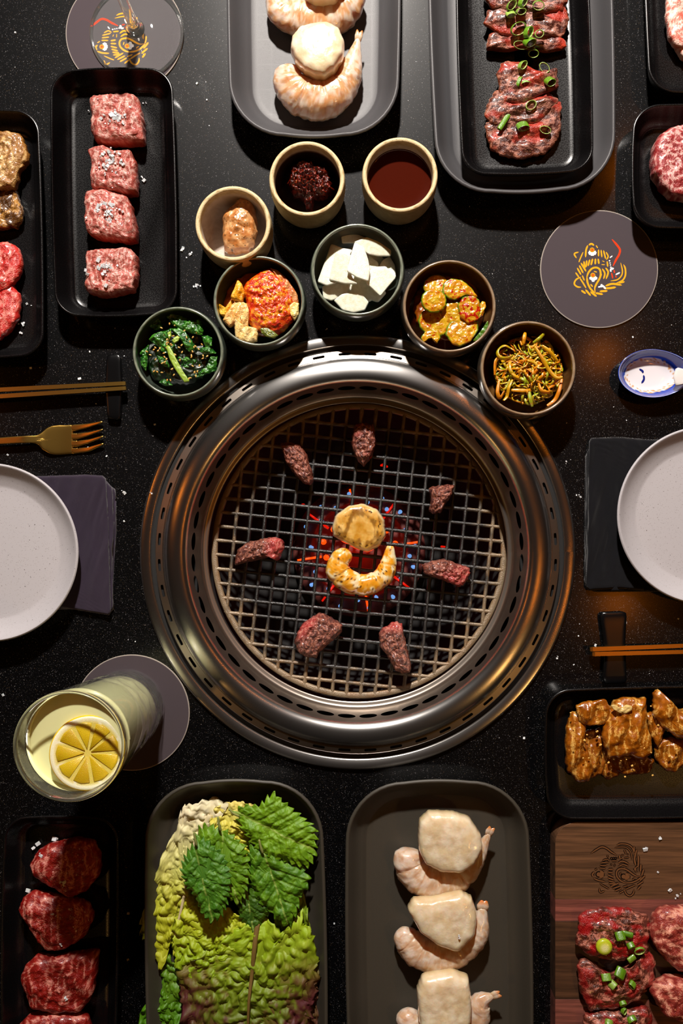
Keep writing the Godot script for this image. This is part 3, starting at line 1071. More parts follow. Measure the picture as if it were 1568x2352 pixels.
# ---------------------------------------------------------------- cutlery, napkins, glasses
func table_things() -> void:
	coaster("grey card coaster with a gold tiger emblem, beneath the stemmed glass", Vector2(286, 76), 135, PI / 2.0, Vector2(-4.9, -2.4))
	coaster("grey card coaster with a gold tiger emblem, lying uncovered on the table", Vector2(1375.5, 618), 135, 0.0, Vector2(0.5, 0.5))
	coaster("grey card coaster beneath the tall glass of lemonade", Vector2(302, 1637), 133, 0.4, Vector2.ZERO, false)
	round_plate("white speckled dinner plate on the left, half on a purple grey napkin", Vector2(-24, 1269))
	round_plate("white speckled dinner plate on the right, half on a black napkin", Vector2(1621, 1184))
	napkin("folded purple grey cloth napkin under the left dinner plate", [[[-40, 1095, 100, 1093, 200, 1090, 243, 1093, 248, 1180, 252, 1290, 256, 1414, 200, 1405, 120, 1392, -40, 1400], 4.6], [[-40, 1100, 240, 1100, 258, 1120, 262, 1200, 258, 1300, 261, 1408, 150, 1398, -40, 1405], 3.0], [[-40, 1105, 240, 1108, 266, 1124, 268, 1210, 262, 1300, 258, 1395, -40, 1408], 1.5]], c8(52, 45, 57))
	napkin("folded black cloth napkin under the right dinner plate", [[[1352, 1006, 1420, 1003, 1500, 1010, 1620, 1008, 1620, 1352, 1500, 1358, 1420, 1352, 1345, 1357, 1347, 1250, 1350, 1120], 4.6], [[1348, 1020, 1620, 1015, 1620, 1358, 1345, 1360, 1345, 1200], 3.0], [[1344, 1030, 1620, 1020, 1620, 1362, 1341, 1352, 1342, 1200], 1.5]], c8(25, 25, 28))
	for side in 2:
		var rest: Array = [[244, 815, 276, 812, 280, 890, 275, 965, 246, 962, 240, 890], [1378, 1407, 1440, 1404, 1436, 1480, 1440, 1570, 1384, 1572, 1388, 1490]][side]
		var c := mid(rest)
		var at := P(c.x, c.y, 4)
		at.y = 0
		var m := MB.new()
		blob(m, rest, 0, 6.0, {p = 6.0, n = 48, chk = 2, c = Color.WHITE, at = 0.9, warp = func(x, z, s, d): return 0.0}, at)
		solo("chopstick_rest", m.commit(), M.black_gloss, at, ["glossy black chopstick rest under the left pair of gold chopsticks", "glossy black chopstick rest under the right pair of gold chopsticks"][side], "chopstick rest", "black chopstick rests")
	var sticks := [[Vector2(-60, 899), Vector2(289, 881), "upper gold chopstick of the pair at the left edge"], [Vector2(-60, 915), Vector2(290, 892), "lower gold chopstick of the pair at the left edge"], [Vector2(1354, 1491), Vector2(1640, 1480), "upper gold chopstick of the pair at the right edge"], [Vector2(1359, 1502), Vector2(1640, 1495), "lower gold chopstick of the pair at the right edge"]]
	for k in 4:
		var a := P(sticks[k][0].x, sticks[k][0].y, 8.0)
		var b := P(sticks[k][1].x, sticks[k][1].y, 8.0)
		var at := Vector3((a.x + b.x) / 2, 0, (a.z + b.z) / 2)
		var m := MB.new()
		tube(m, PackedVector3Array([a - at, a.lerp(b, 0.02) - at, a.lerp(b, 0.98) - at, b - at]), PackedFloat32Array([0.0022, 0.0024, 0.0021, 0.0020]), 4, 1.0, PackedColorArray(), PI / 4)
		solo("chopstick", m.commit(true), M.gold, at, sticks[k][2], "chopstick", "gold chopsticks")
	fork()
	spoon()
	stem_glass()
	highball()
	chopping_board()

func napkin(label: String, layers: Array, col: Color) -> void:
	var c := mid(layers[0][0])
	var at := P(c.x, c.y, 3)
	at.y = 0
	var t := thing("cloth_napkin", label, "napkin", at, "folded napkins")
	for k in layers.size():
		var m := MB.new()
		blob(m, layers[k][0], layers[k][1] - 1.4, 1.5, {p = 8.0, n = 120, rings = 26, chk = 1, c = col, pin = 0.1, warp = func(x, z, s, d): return 1.6 * nF.get_noise_3d(x * 0.05, k * 3.0, z * 0.012) + 1.8 * nF.get_noise_3d(x * 0.11 + z * 0.03, k * 5.0, z * 0.012) * smoothstep(0.2, 0.9, s)}, at)
		part("cloth_fold", m.commit(), M.cloth, t)

func fork() -> void:
	var at := P(120, 1006, 2)
	at.y = 0
	var t := thing("fork", "brushed gold dinner fork with four tines on the left", "fork", at)
	var lift := func(x: float, z: float, s: float, d: Vector2) -> float:
		var u := x / 0.35 + CX      # plan px along the fork
		return 3.2 * smoothstep(20.0, 120.0, u) * smoothstep(250.0, 150.0, u) * 0.0 + 2.2 - 2.6 * sin(clampf((u - 100.0) / 140.0, 0.0, 1.0) * PI) + 2.4 * smoothstep(110.0, 60.0, u)
	var m := MB.new()
	blob(m, [-80, 1013, 40, 1004, 85, 1002, 96, 996, 108, 984, 120, 978, 135, 976, 150, 976, 168, 975, 168, 1042, 150, 1044, 130, 1045, 115, 1043, 100, 1034, 90, 1022, 80, 1019, 40, 1020, -80, 1027], 0.4, 1.8, {p = 7.0, n = 160, rings = 12, chk = 1, warp = lift, pin = 0.05, ctr = Vector2(128, 1010)}, at)
	part("handle_and_head", m.commit(), M.gold, t)
	var tines := [[160, 976, 200, 973, 236, 967.5, 239, 969, 237, 972, 205, 982, 165, 991, 155, 984], [158, 994, 170, 996, 205, 992, 237, 985.5, 239, 987, 237, 989.5, 205, 1001, 172, 1010, 158, 1009], [158, 1011, 172, 1013, 205, 1009, 238, 1001, 240, 1002.5, 239, 1005, 205, 1018, 172, 1027, 158, 1026], [158, 1029, 172, 1030, 205, 1027, 239, 1018, 241, 1019.5, 240, 1022, 205, 1038, 165, 1043, 156, 1036]]
	for q in tines:
		m = MB.new()
		blob(m, q, 0.4, 1.8, {p = 5.0, n = 56, rings = 6, chk = 2, warp = lift, pin = 0.05}, at)
		part("tine", m.commit(), M.gold, t)

func spoon() -> void:
	var at := P(1497, 858, 12)
	at.y = 0
	var t := thing("soup_spoon", "blue and white porcelain soup spoon at the right edge", "spoon", at, "", -0.03)
	var m := MB.new()
	var prof := [Vector2(0.0, 0), Vector2(0.42, 0), Vector2(0.62, 1.2), Vector2(0.86, 6.0), Vector2(0.98, 11.4), Vector2(1.0, 12.4), Vector2(0.985, 12.8), Vector2(0.955, 12.2), Vector2(0.86, 8.0), Vector2(0.70, 4.2), Vector2(0.5, 2.6), Vector2(0.25, 2.2), Vector2(0.0, 2.1)]
	var pr := fine(prof, 5)
	var pts := PackedVector3Array()
	var cols := PackedColorArray()
	for j in pr.size():
		var s: float = pr[j].x
		for i in 72:
			var a := TAU * i / 72
			var ca := cos(a)
			var rx := 27.0 * s * (1.0 + 0.12 * maxf(ca, 0.0))
			var x := rx * ca
			var z := 19.2 * s * sin(a)
			var y: float = pr[j].y + 6.0 * pow(maxf(ca, 0.0), 3.0) * smoothstep(0.75, 1.0, s)
			pts.append(Vector3(x, y, z) * 0.001)
			var col := c8(222, 218, 222)
			var inside := j > 31
			if inside and s > 0.735 + 0.02 * sin(a * 3.0):
				col = c8(28, 58, 158)
			if s > 0.972 or (j > 26 and j <= 31):
				col = c8(230, 228, 222)
			if not inside and s > 0.6:
				col = c8(30, 60, 160)
			if inside and s < 0.75 and s > 0.6 and nA.get_noise_2d(x * 0.6, z * 0.6) > 0.35:
				col = c8(196, 140, 90)
			cols.append(col)
	m.grid(pts, cols, 72, pr.size(), true)
	part("spoon_bowl", m.commit(), M.porcelain, t)
	m = MB.new()
	blob(m, [1552, 842, 1580, 848, 1640, 850, 1700, 846, 1700, 872, 1640, 870, 1580, 876, 1552, 886, 1546, 864], 15.0, 4.5, {p = 3.0, c = c8(222, 218, 216), warp = func(x, z, s, d): return 0.22 * maxf(0.0, x - 255.0)}, at)
	part("handle", m.commit(), M.porcelain, t)
	m = MB.new()
	for q in [[1468.0, 848.0, 1476.0, 856.0], [1478.0, 862.0, 1474.0, 880.0]]:
		flat_stroke(m, spline(PackedVector3Array([P(q[0], q[1], 3) - at, P((q[0] + q[2]) / 2 + 3, (q[1] + q[3]) / 2, 3) - at, P(q[2], q[3], 3) - at]), 8), 0.0008, -0.0005, c8(24, 34, 110))
	part("painted_brushstrokes", m.commit(true), M.ink, t)

func stem_glass() -> void:
	var at := P(314, 75, 2)
	at.y = 0.00142
	var t := thing("wine_glass", "clear stemmed glass standing on the top left coaster", "glass", at)
	var m := MB.new()
	lathe(m, fine([Vector2(0, 0.1), Vector2(33, 0.1), Vector2(37.2, 0.4), Vector2(37.4, 1.2), Vector2(36, 2.0), Vector2(24, 2.6), Vector2(12, 3.8), Vector2(7, 6.5), Vector2(4.6, 12)], 4), 96)
	part("foot", m.commit(), M.pane, t)
	m = MB.new()
	lathe(m, fine([Vector2(35.2, 0.3), Vector2(36.6, 0.2), Vector2(37.5, 0.6), Vector2(37.7, 1.3), Vector2(36.8, 2.1), Vector2(35.4, 1.9), Vector2(35.2, 0.3)], 4), 96)
	part("foot_rim", m.commit(), M.crystal, t)
	m = MB.new()
	lathe(m, fine([Vector2(0, 4.0), Vector2(7.5, 5.2), Vector2(5.4, 9.0), Vector2(4.4, 14), Vector2(3.8, 40), Vector2(4.2, 74), Vector2(8, 86), Vector2(0, 88)], 4), 32)
	part("stem", m.commit(), M.crystal, t)
	m = MB.new()
	lathe(m, fine([Vector2(4, 84), Vector2(22, 90), Vector2(38, 112), Vector2(41, 140), Vector2(36, 176), Vector2(31, 196), Vector2(30, 196), Vector2(35, 175), Vector2(40, 140), Vector2(37, 113), Vector2(21, 91.5), Vector2(0, 88)], 3), 48)
	part("glass_bowl", m.commit(), M.pane, t)

func highball() -> void:
	var at := P(292, 1624, 0)
	at.y = 0.00142
	var t := thing("highball_glass", "tall cut glass of lemonade standing on the lower left coaster", "glass", at)
	var m := MB.new()
	# walls with shallow oval facets in the lower part
	var rows := [[30.0, 1.0], [31.0, 0.0]]
	var pts := PackedVector3Array()
	var N := 96
	var J := 44
	for j in J + 1:
		var f := float(j) / J
		var y := lerpf(0.0, 139.0, f)
		var r := lerpf(30.6, 35.9, f)
		for i in N:
			var a := TAU * i / N
			var cell := floorf(y / 17.0)
			var fy := fposmod(y / 17.0, 1.0) - 0.5
			var fa := fposmod(a / TAU * 12.0 + 0.5 * fposmod(cell, 2.0), 1.0) - 0.5
			var d := 1.0 - smoothstep(0.25, 0.5, sqrt(fy * fy + fa * fa))
			var rr_ := r - 0.9 * d * smoothstep(86.0, 70.0, y)
			pts.append(Vector3(rr_ * cos(a), y, rr_ * sin(a)) * 0.001)
	m.grid(pts, PackedColorArray(), N, J + 1, true)
	part("outer_wall", m.commit(), M.pane, t)
	m = MB.new()
	lathe(m, fine([Vector2(35.9, 139), Vector2(35.7, 140.2), Vector2(34.8, 140.6), Vector2(33.9, 140.0), Vector2(33.6, 138.0)], 4), 96)
	part("lip", m.commit(), M.crystal, t)
	m = MB.new()
	lathe(m, [Vector2(33.6, 138), Vector2(28.8, 20.5)], 96)
	part("inner_wall", m.commit(), M.pane, t)
	m = MB.new()
	var bp := []
	pts = PackedVector3Array()
	for q in [[0.0, 0.3], [28.0, 0.3], [29.6, 1.5], [29.9, 6.0], [29.6, 13.0], [28.8, 19.0], [24.0, 17.0], [12.0, 19.0], [0.0, 19.4]]:
		for i in 48:
			var a := TAU * i / 48
			var r: float = q[0] * (1.0 - 0.035 * float(i % 4 == 0) * float(q[1] > 1.0))
			pts.append(Vector3(r * cos(a), q[1] + 0.6 * float(i % 3 == 0) * float(q[1] > 4.0), r * sin(a)) * 0.001)
	m.grid(pts, PackedColorArray(), 48, 9, true)
	part("thick_base", m.commit(true), M.crystal, t)
	m = MB.new()
	lathe(m, fine([Vector2(0, 21.6), Vector2(24, 21.0), Vector2(28.3, 23.5), Vector2(32.4, 118.6), Vector2(32.6, 120.2), Vector2(31.6, 119.4), Vector2(0, 119.2)], 3), 72)
	solo("lemonade", m.commit(), M.lemonade, at, "cloudy pale yellow lemonade filling the tall glass", "drink")
	# the lemon slice leans against the right of the rim
	var tilt := Basis(Vector3(0.55, 0, 0.83).normalized(), -0.22)
	var ls := thing("lemon_slice", "round lemon slice floating at the top of the lemonade", "lemon", P(203, 1728, 122) + Vector3(0, 0.0005, 0))
	var lcol := func(q: Vector3, j: int) -> Color:
		var r := Vector2(q.x, q.z).length()
		if j < 13:
			return c8(232, 190, 10)
		return c8(236, 226, 190) if r > 19.5 else c8(214, 190, 90)
	m = MB.new()
	lathe(m, fine([Vector2(0, -3), Vector2(22.4, -3.0), Vector2(24.4, -1.0), Vector2(24.6, 1.4), Vector2(24.0, 2.6), Vector2(22.6, 3.2), Vector2(19.5, 3.1), Vector2(0, 2.8)], 3), 64, lcol)
	var rind := part("rind", m.commit(), M.lemon, ls)
	rind.basis = tilt
	for k in 9:
		var a0 := TAU * k / 9.0 + 0.08
		var a1 := TAU * (k + 1) / 9.0 - 0.06
		var am := (a0 + a1) / 2.0
		var poly := PackedVector2Array([Vector2(cos(am), sin(am)) * 2.2])
		for i in 7:
			var a := lerpf(a0, a1, i / 6.0)
			poly.append(Vector2(cos(a), sin(a)) * (20.2 - 0.8 * absf(i - 3.0) / 3.0))
		m = MB.new()
		prism(m, poly, 2.0, 3.7, 0.5, c8(212, 172, 28).lerp(c8(190, 150, 20), 0.5 * float(k % 3)))
		part("segment", m.commit(), M.lemon, ls).basis = tilt

func chopping_board() -> void:
	var c := Vector2(1268 + 300, 1885 + 310)
	var at := P(c.x, c.y, 18)
	at.y = 0
	var t := thing("serving_board", "walnut serving board with an engraved tiger emblem, bottom right", "board", at)
	var o := rrect(100.0, 104.5, 17.0, 10)
	var cuts := [[-106.0, -44.2, c8(112, 78, 54)], [-44.0, -27.0, c8(146, 84, 72)], [-26.8, 34.0, c8(88, 60, 42)], [34.2, 106.0, c8(140, 82, 70)]]
	for q in cuts:
		var strip := PackedVector2Array([Vector2(-110, q[0]), Vector2(110, q[0]), Vector2(110, q[1]), Vector2(-110, q[1])])
		for poly in Geometry2D.intersect_polygons(o, strip):
			var m := MB.new()
			var cl := PackedVector2Array()
			for k in poly.size():
				if poly[k].distance_to(poly[(k + 1) % poly.size()]) > 0.05:
					cl.append(poly[k])
			prism(m, cl, 0.0, 18.0, 1.0 if false else 0.12, q[2])
			part("plank", m.commit(true), M.walnut, t)
	part("engraved_emblem", emblem(0.00065, 1), M.ink, t).transform = Transform3D(Basis(Vector3.UP, PI / 2 - 0.12), P(1421, 1996, 18) - at)

# ---------------------------------------------------------------- food
func lump(n: String, a: Array, base: float, th: float, o: Dictionary, mat: Material, label: String, cat: String, group := "") -> MeshInstance3D:
	var c := mid(a)
	var at := P(c.x, c.y, base)
	var m := MB.new()
	blob(m, a, base, th, o, at)
	return solo(n, m.commit(), mat, at, label, cat, group)

func meat_col(dark: Color, light: Color, fat: Color, fs: float, th: float, st: Vector3, sd: float, edge := Color(0, 0, 0, 0)) -> Callable:
	return func(q: Vector3, s: float, yf: float) -> Color:
		var c := marble(q, dark, light, fat, fs, th, st, sd)
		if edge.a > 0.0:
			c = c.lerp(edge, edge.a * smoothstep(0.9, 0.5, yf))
		return c

func salt(label: String, spots: Array, sz := 1.0) -> void:     # spots: [px, py, spread px, height mm, count]
	var m := MB.new()
	var c := P(spots[0][0], spots[0][1], spots[0][3])
	for q in spots:
		for k in int(q[4]):
			var r := absf(rng.randfn(0.0, 0.55))
			var a := rng.randf() * TAU
			var p := P(q[0] + cos(a) * r * q[2], q[1] + sin(a) * r * q[2] * (q[5] if q.size() > 5 else 1.0), q[3])
			var s := 0.001 * sz * (0.4 + 1.2 * pow(rng.randf(), 2.2))
			var bas := Basis.from_euler(Vector3(rng.randf_range(-0.5, 0.5), rng.randf() * TAU, rng.randf_range(-0.5, 0.5)))
			box(m, p + Vector3(0, s * 0.2, 0) - c, Vector3(s * rng.randf_range(0.7, 1.5), s * 0.5, s), bas)
	solo("salt_flakes", m.commit(true), M.salt, c, label, "salt", "", "stuff")

func beef() -> void:
	# four salted cubes
	var cubes := [[203, 222, 214, 216, 255, 214, 305, 213, 318, 225, 326, 262, 330, 322, 300, 326, 230, 325, 213, 318, 205, 290, 207, 255], [199, 342, 215, 334, 235, 330, 262, 345, 300, 344, 312, 372, 313, 440, 290, 443, 215, 432, 206, 425, 207, 370], [193, 440, 205, 434, 235, 432, 262, 440, 290, 448, 302, 470, 314, 530, 312, 549, 290, 552, 225, 545, 200, 535, 192, 510], [195, 575, 235, 568, 300, 567, 313, 582, 313, 640, 305, 665, 240, 678, 205, 672, 190, 660, 196, 640]]
	var cl := ["pink marbled raw beef cube, topmost of the row of four", "pink marbled raw beef cube with a salt heap, second from the top of the row", "pink marbled raw beef cube with a salt heap, third from the top of the row", "pink marbled raw beef cube with a big flake at its corner, bottom of row"]
	cl[0] = "pink marbled raw beef cube with scattered salt, topmost of the row of four"
	for k in 4:
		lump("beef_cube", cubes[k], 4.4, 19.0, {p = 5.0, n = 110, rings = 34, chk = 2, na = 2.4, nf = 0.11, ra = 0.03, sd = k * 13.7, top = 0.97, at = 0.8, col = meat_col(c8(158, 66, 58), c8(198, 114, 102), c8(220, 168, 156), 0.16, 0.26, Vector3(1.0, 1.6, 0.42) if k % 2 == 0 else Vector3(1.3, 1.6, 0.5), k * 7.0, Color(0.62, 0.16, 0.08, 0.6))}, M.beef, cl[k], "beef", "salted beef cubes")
	salt("coarse salt flakes on and around the four beef cubes", [[262, 268, 38, 23.6, 46], [255, 375, 34, 23.6, 60], [245, 488, 36, 23.4, 60], [242, 612, 38, 23.6, 48], [204, 255, 4, 6, 2], [336, 238, 8, 5, 3], [332, 325, 4, 5, 2], [312, 636, 6, 5, 3], [206, 612, 6, 20, 5], [330, 410, 20, 5, 4]], 1.7)
	# left plate: browned pieces and red slices
	var brown := meat_col(c8(108, 70, 36), c8(176, 126, 72), c8(206, 168, 112), 0.1, 0.35, Vector3(1, 1, 0.4), 2.0, Color(0.5, 0.27, 0.05, 0.6))
	lump("marinated_meat", [-70, 312, 0, 303, 45, 306, 50, 312, 62, 340, 66, 372, 45, 392, 38, 432, 0, 436, -70, 430], 8.0, 13, {p = 4.0, n = 90, rings = 26, na = 2.6, nf = 0.12, ra = 0.05, col = brown, chk = 1}, M.wet, "browned marinated meat piece at the top of the left edge plate", "meat", "meat on the left plate")
	lump("marinated_meat", [-70, 436, 0, 440, 38, 436, 44, 452, 54, 488, 52, 505, 38, 522, 0, 527, -70, 522], 4.6, 10, {p = 4.0, n = 90, rings = 26, na = 2.4, nf = 0.13, ra = 0.06, sd = 40.0, chk = 1, col = meat_col(c8(58, 36, 20), c8(104, 68, 34), c8(170, 122, 60), 0.1, 0.3, Vector3(1, 1, 0.4), 9.0)}, M.wet, "darker browned marinated meat piece below the first, left edge plate", "meat", "meat on the left plate")
	for k in 2:
		lump("raw_beef_slice", [[-70, 560, 15, 556, 42, 565, 52, 592, 50, 615, 42, 640, 15, 668, -70, 690], [-70, 690, 10, 665, 28, 652, 48, 675, 47, 700, 44, 728, 20, 765, -10, 785, -70, 800]][k], 5.0 if k == 1 else 8.0, 12, {p = 3.5, n = 90, rings = 26, na = 2.2, nf = 0.1, ra = 0.05, sd = k * 20.0, chk = 1, col = meat_col(c8(150, 24, 22), c8(208, 62, 56), c8(228, 130, 118), 0.12, 0.3, Vector3(1.2, 1, 0.4), k * 5.0, Color(0.7, 0.1, 0.03, 0.6))}, M.wet, ["upper bright red raw beef slice on the left edge plate", "lower bright red raw beef slice on the left edge plate"][k], "beef", "raw beef on the left plate")
	salt("small salt crumbs at the bottom of the left edge plate", [[52, 745, 9, 5.5, 10], [48, 765, 12, 5.2, 6], [62, 700, 10, 5, 3]], 1.2)
	# grilled pieces
	var gb := [[640, 1015, 668, 1012, 690, 1016, 707, 1045, 722, 1098, 715, 1118, 700, 1113, 682, 1098, 655, 1062], [812, 972, 835, 966, 860, 970, 866, 1012, 858, 1045, 835, 1076, 812, 1048, 804, 1015], [983, 1119, 1010, 1112, 1046, 1111, 1042, 1132, 1025, 1155, 1012, 1180, 995, 1182, 984, 1176, 988, 1148], [532, 1302, 540, 1264, 560, 1246, 600, 1236, 630, 1231, 652, 1237, 655, 1262, 640, 1291, 620, 1279, 600, 1286, 562, 1294], [965, 1296, 985, 1288, 1020, 1281, 1050, 1292, 1082, 1303, 1084, 1318, 1068, 1347, 1055, 1350, 1022, 1336, 970, 1318], [672, 1470, 685, 1442, 700, 1424, 735, 1404, 762, 1416, 790, 1434, 786, 1455, 755, 1482, 732, 1502, 728, 1514, 705, 1514, 682, 1504, 675, 1490], [867, 1450, 882, 1438, 903, 1424, 924, 1428, 928, 1452, 934, 1480, 948, 1534, 944, 1550, 925, 1552, 908, 1544, 890, 1512, 870, 1486]]
	var gl := ["seared beef piece at the upper left of the grate, half in shadow", "seared beef piece at the top centre of the grate", "dark seared beef piece at the upper right of the grate", "seared beef piece with a red cut end, left of the grilled scallop", "reddish seared beef piece to the right of the grilled shrimp", "thick seared beef piece with a red edge, lower left of the grate", "long dark seared beef piece standing at the lower right of the grate"]
	for k in 7:
		var red := [0.1, 0.35, 0.0, 0.75, 0.8, 0.5, 0.3]
		var rc: float = red[k]
		var cc := mid(gb[k])
		var sdk := k * 17.3
		lump("grilled_beef", gb[k], -40.8, 18.0, {p = 3.2, n = 96, rings = 34, chk = 2, na = 2.6, nf = 0.16, ra = 0.06, sd = sdk, top = 0.86, at = 0.6, col = func(q: Vector3, s: float, yf: float) -> Color:
			var d := Vector2(q.x / 0.367 + CX - cc.x, q.z / 0.367 + CY - cc.y)
			var c := marble(q, c8(64, 26, 20), c8(118, 54, 40), c8(168, 104, 82), 0.24, 0.25, Vector3(1.0, 1.0, 0.5), sdk)
			var hot := marble(q, c8(150, 42, 40), c8(186, 66, 60), c8(212, 128, 112), 0.2, 0.3, Vector3(1.0, 1.0, 0.5), sdk)
			var f := 0.0
			if k == 3: f = smoothstep(8.0, 34.0, d.x)
			elif k == 4: f = smoothstep(-30.0, 25.0, d.x * 0.5 + d.y)
			elif k == 5: f = smoothstep(-2.0, -26.0, d.x + d.y * 0.7 + 12.0) * smoothstep(70, 20, absf(d.x - d.y))
			elif k == 6: f = smoothstep(-30.0, -52.0, d.y)
			else: f = rc * smoothstep(0.0, 0.4, nF.get_noise_3d(q.x * 0.1, sdk, q.z * 0.1))
			return c.lerp(hot, clampf(f, 0.0, 1.0))}, M.char, gl[k], "beef", "beef pieces on the grill")
	# marinated beef in the nested tray
	var kal := [[1113, 285, 1140, 268, 1180, 262, 1240, 268, 1288, 230, 1290, 280, 1280, 322, 1252, 355, 1200, 364, 1150, 358, 1128, 342, 1117, 312], [1112, 262, 1125, 222, 1142, 205, 1165, 232, 1205, 238, 1262, 214, 1285, 230, 1274, 245, 1230, 285, 1180, 280, 1128, 288], [1142, 165, 1150, 143, 1190, 142, 1235, 165, 1280, 156, 1284, 200, 1248, 216, 1200, 240, 1160, 236, 1145, 210], [1114, 112, 1122, 78, 1150, 66, 1195, 74, 1250, 66, 1298, 94, 1298, 110, 1262, 120, 1200, 108, 1160, 118], [1110, 55, 1120, 22, 1180, 18, 1240, 30, 1298, 5, 1306, 60, 1290, 86, 1240, 82, 1195, 88, 1140, 74], [1108, -10, 1112, -60, 1300, -60, 1304, 0, 1296, 24, 1240, 30, 1185, 26, 1130, 22]]
	var kl := ["lowest glistening dark brown marinated beef slice in the nested tray, nearest its bottom edge", "second lowest marinated beef slice in the nested tray, folded with an orange edge", "marinated beef slice with a red streak just below the gap in the tray's row", "marinated beef slice just above the gap, with a bright red right tip", "marinated beef slice second above the gap, partly under scallions", "topmost marinated beef slice in the tray, cut by the picture's top edge"]
	for k in 6:
		var b: float = 13.0 + [0.0, 2.5, 5.0, 0.5, 3.5, 6.0][k]
		var sdk := k * 9.1
		lump("marinated_beef_slice", kal[k], b, 9.0, {p = 3.0, n = 110, rings = 30, na = 2.6, nf = 0.06, ra = 0.05, sd = sdk, chk = 1, warp = func(x, z, s, d): return 1.1 * sin((d.y * 0.9 + d.x * 0.25) * 0.55 + k) * smoothstep(1.0, 0.5, s), col = func(q: Vector3, s: float, yf: float) -> Color:
			var c := marble(q, c8(50, 23, 19), c8(94, 52, 44), c8(164, 112, 96), 0.13, 0.26, Vector3(0.5, 1.0, 1.4), sdk)
			c = c.lerp(c8(168, 48, 36), smoothstep(0.05, 0.45, nF.get_noise_3d(q.x * 0.04 + sdk, 3.0, q.z * 0.06)) * 0.8)
			if k == 3:
				c = c.lerp(c8(196, 58, 40), smoothstep(150.0, 163.0, q.x))
			return c.lerp(c8(150, 70, 24), smoothstep(0.9, 0.4, yf) * 0.7)}, M.wet, kl[k], "beef", "marinated beef slices in the nested tray")
	# pale meat, top right corner
	for k in 2:
		lump("marbled_beef_slice", [[1530, -60, 1529, 40, 1535, 84, 1552, 108, 1600, 112, 1650, 100, 1650, -60], [1545, 80, 1552, 110, 1566, 134, 1600, 140, 1650, 136, 1650, 70]][k], 9.0 if k == 0 else 5.0, 11, {p = 4.0, n = 96, rings = 30, na = 2.0, nf = 0.1, ra = 0.04, chk = 1, sd = k * 4.0, col = meat_col(c8(186, 84, 70), c8(216, 124, 106), c8(240, 200, 184), 0.12, 0.1, Vector3(0.4, 1, 1.6), 3.0 + k)}, M.beef, ["upper pale pink marbled beef slice in the top right corner", "lower pale pink marbled beef slice in the top right corner"][k], "beef", "beef on the corner plate")
	lump("beef_fillet", [1497, 370, 1500, 335, 1515, 310, 1540, 295, 1570, 290, 1610, 295, 1650, 320, 1650, 440, 1600, 462, 1570, 458, 1540, 452, 1518, 432, 1512, 415, 1498, 400], 4.6, 20, {p = 5.0, n = 120, rings = 44, na = 1.4, nf = 0.1, ra = 0.03, chk = 1, sd = 5.0, col = meat_col(c8(120, 34, 36), c8(158, 58, 58), c8(214, 164, 156), 0.11, 0.28, Vector3(1, 1, 1), 6.0)}, M.beef, "round dark pink marbled beef fillet at the right edge", "beef")
	# four dark red pieces, bottom left
	var dk := [[68, 1985, 88, 1952, 120, 1936, 170, 1926, 215, 1932, 231, 1965, 228, 2010, 197, 2050, 160, 2060, 120, 2036, 82, 2012], [45, 2092, 54, 2060, 75, 2047, 150, 2060, 200, 2074, 214, 2108, 195, 2152, 150, 2180, 110, 2182, 75, 2142], [46, 2246, 60, 2215, 82, 2193, 120, 2197, 170, 2188, 226, 2184, 222, 2240, 213, 2282, 188, 2322, 125, 2326, 72, 2312, 56, 2272], [42, 2356, 68, 2330, 130, 2326, 200, 2332, 218, 2400, 38, 2420]]
	var dl := ["dark red raw beef piece, topmost of the four in the bottom left plate", "dark red raw beef piece with a white salt flake, second of four downward", "dark red raw beef piece with a pale fat seam, third of four downward", "dark red raw beef piece cut by the bottom edge, lowest of the four"]
	for k in 4:
		lump("raw_beef_piece", dk[k], 4.6, 19.0, {p = 3.4, n = 110, rings = 34, na = 2.6, nf = 0.08, ra = 0.03, sd = k * 11.0, chk = 2, col = meat_col(c8(104, 18, 15), c8(148, 36, 30), c8(196, 124, 110), 0.075, 0.42, Vector3(1.2, 1.0, 0.5).rotated(Vector3.UP, 0.4 * k), k * 6.0), warp = func(x, z, s, d): return -0.16 * d.x * smoothstep(1.0, 0.4, s)}, M.beef, dl[k], "beef", "dark beef pieces in the bottom left plate")
	salt("coarse salt flakes on the bottom left beef plate", [[88, 1936, 6, 6, 4], [77, 1949, 5, 6, 4], [126, 1925, 5, 6, 4], [92, 1965, 10, 22, 4], [148, 2030, 16, 22, 7], [118, 2100, 20, 22, 6], [142, 2170, 5, 22, 3], [33, 2022, 3, 3, 2], [68, 2046, 4, 10, 2], [150, 2290, 12, 22, 4]], 2.0)
	# on the board
	var bd := [[1330, 2108, 1350, 2092, 1392, 2084, 1440, 2088, 1490, 2104, 1496, 2140, 1484, 2188, 1430, 2208, 1352, 2196, 1322, 2172], [1326, 2215, 1345, 2203, 1372, 2222, 1405, 2240, 1450, 2215, 1484, 2180, 1506, 2206, 1500, 2262, 1470, 2292, 1400, 2320, 1352, 2322, 1332, 2275], [1338, 2330, 1400, 2322, 1492, 2312, 1502, 2420, 1338, 2420]]
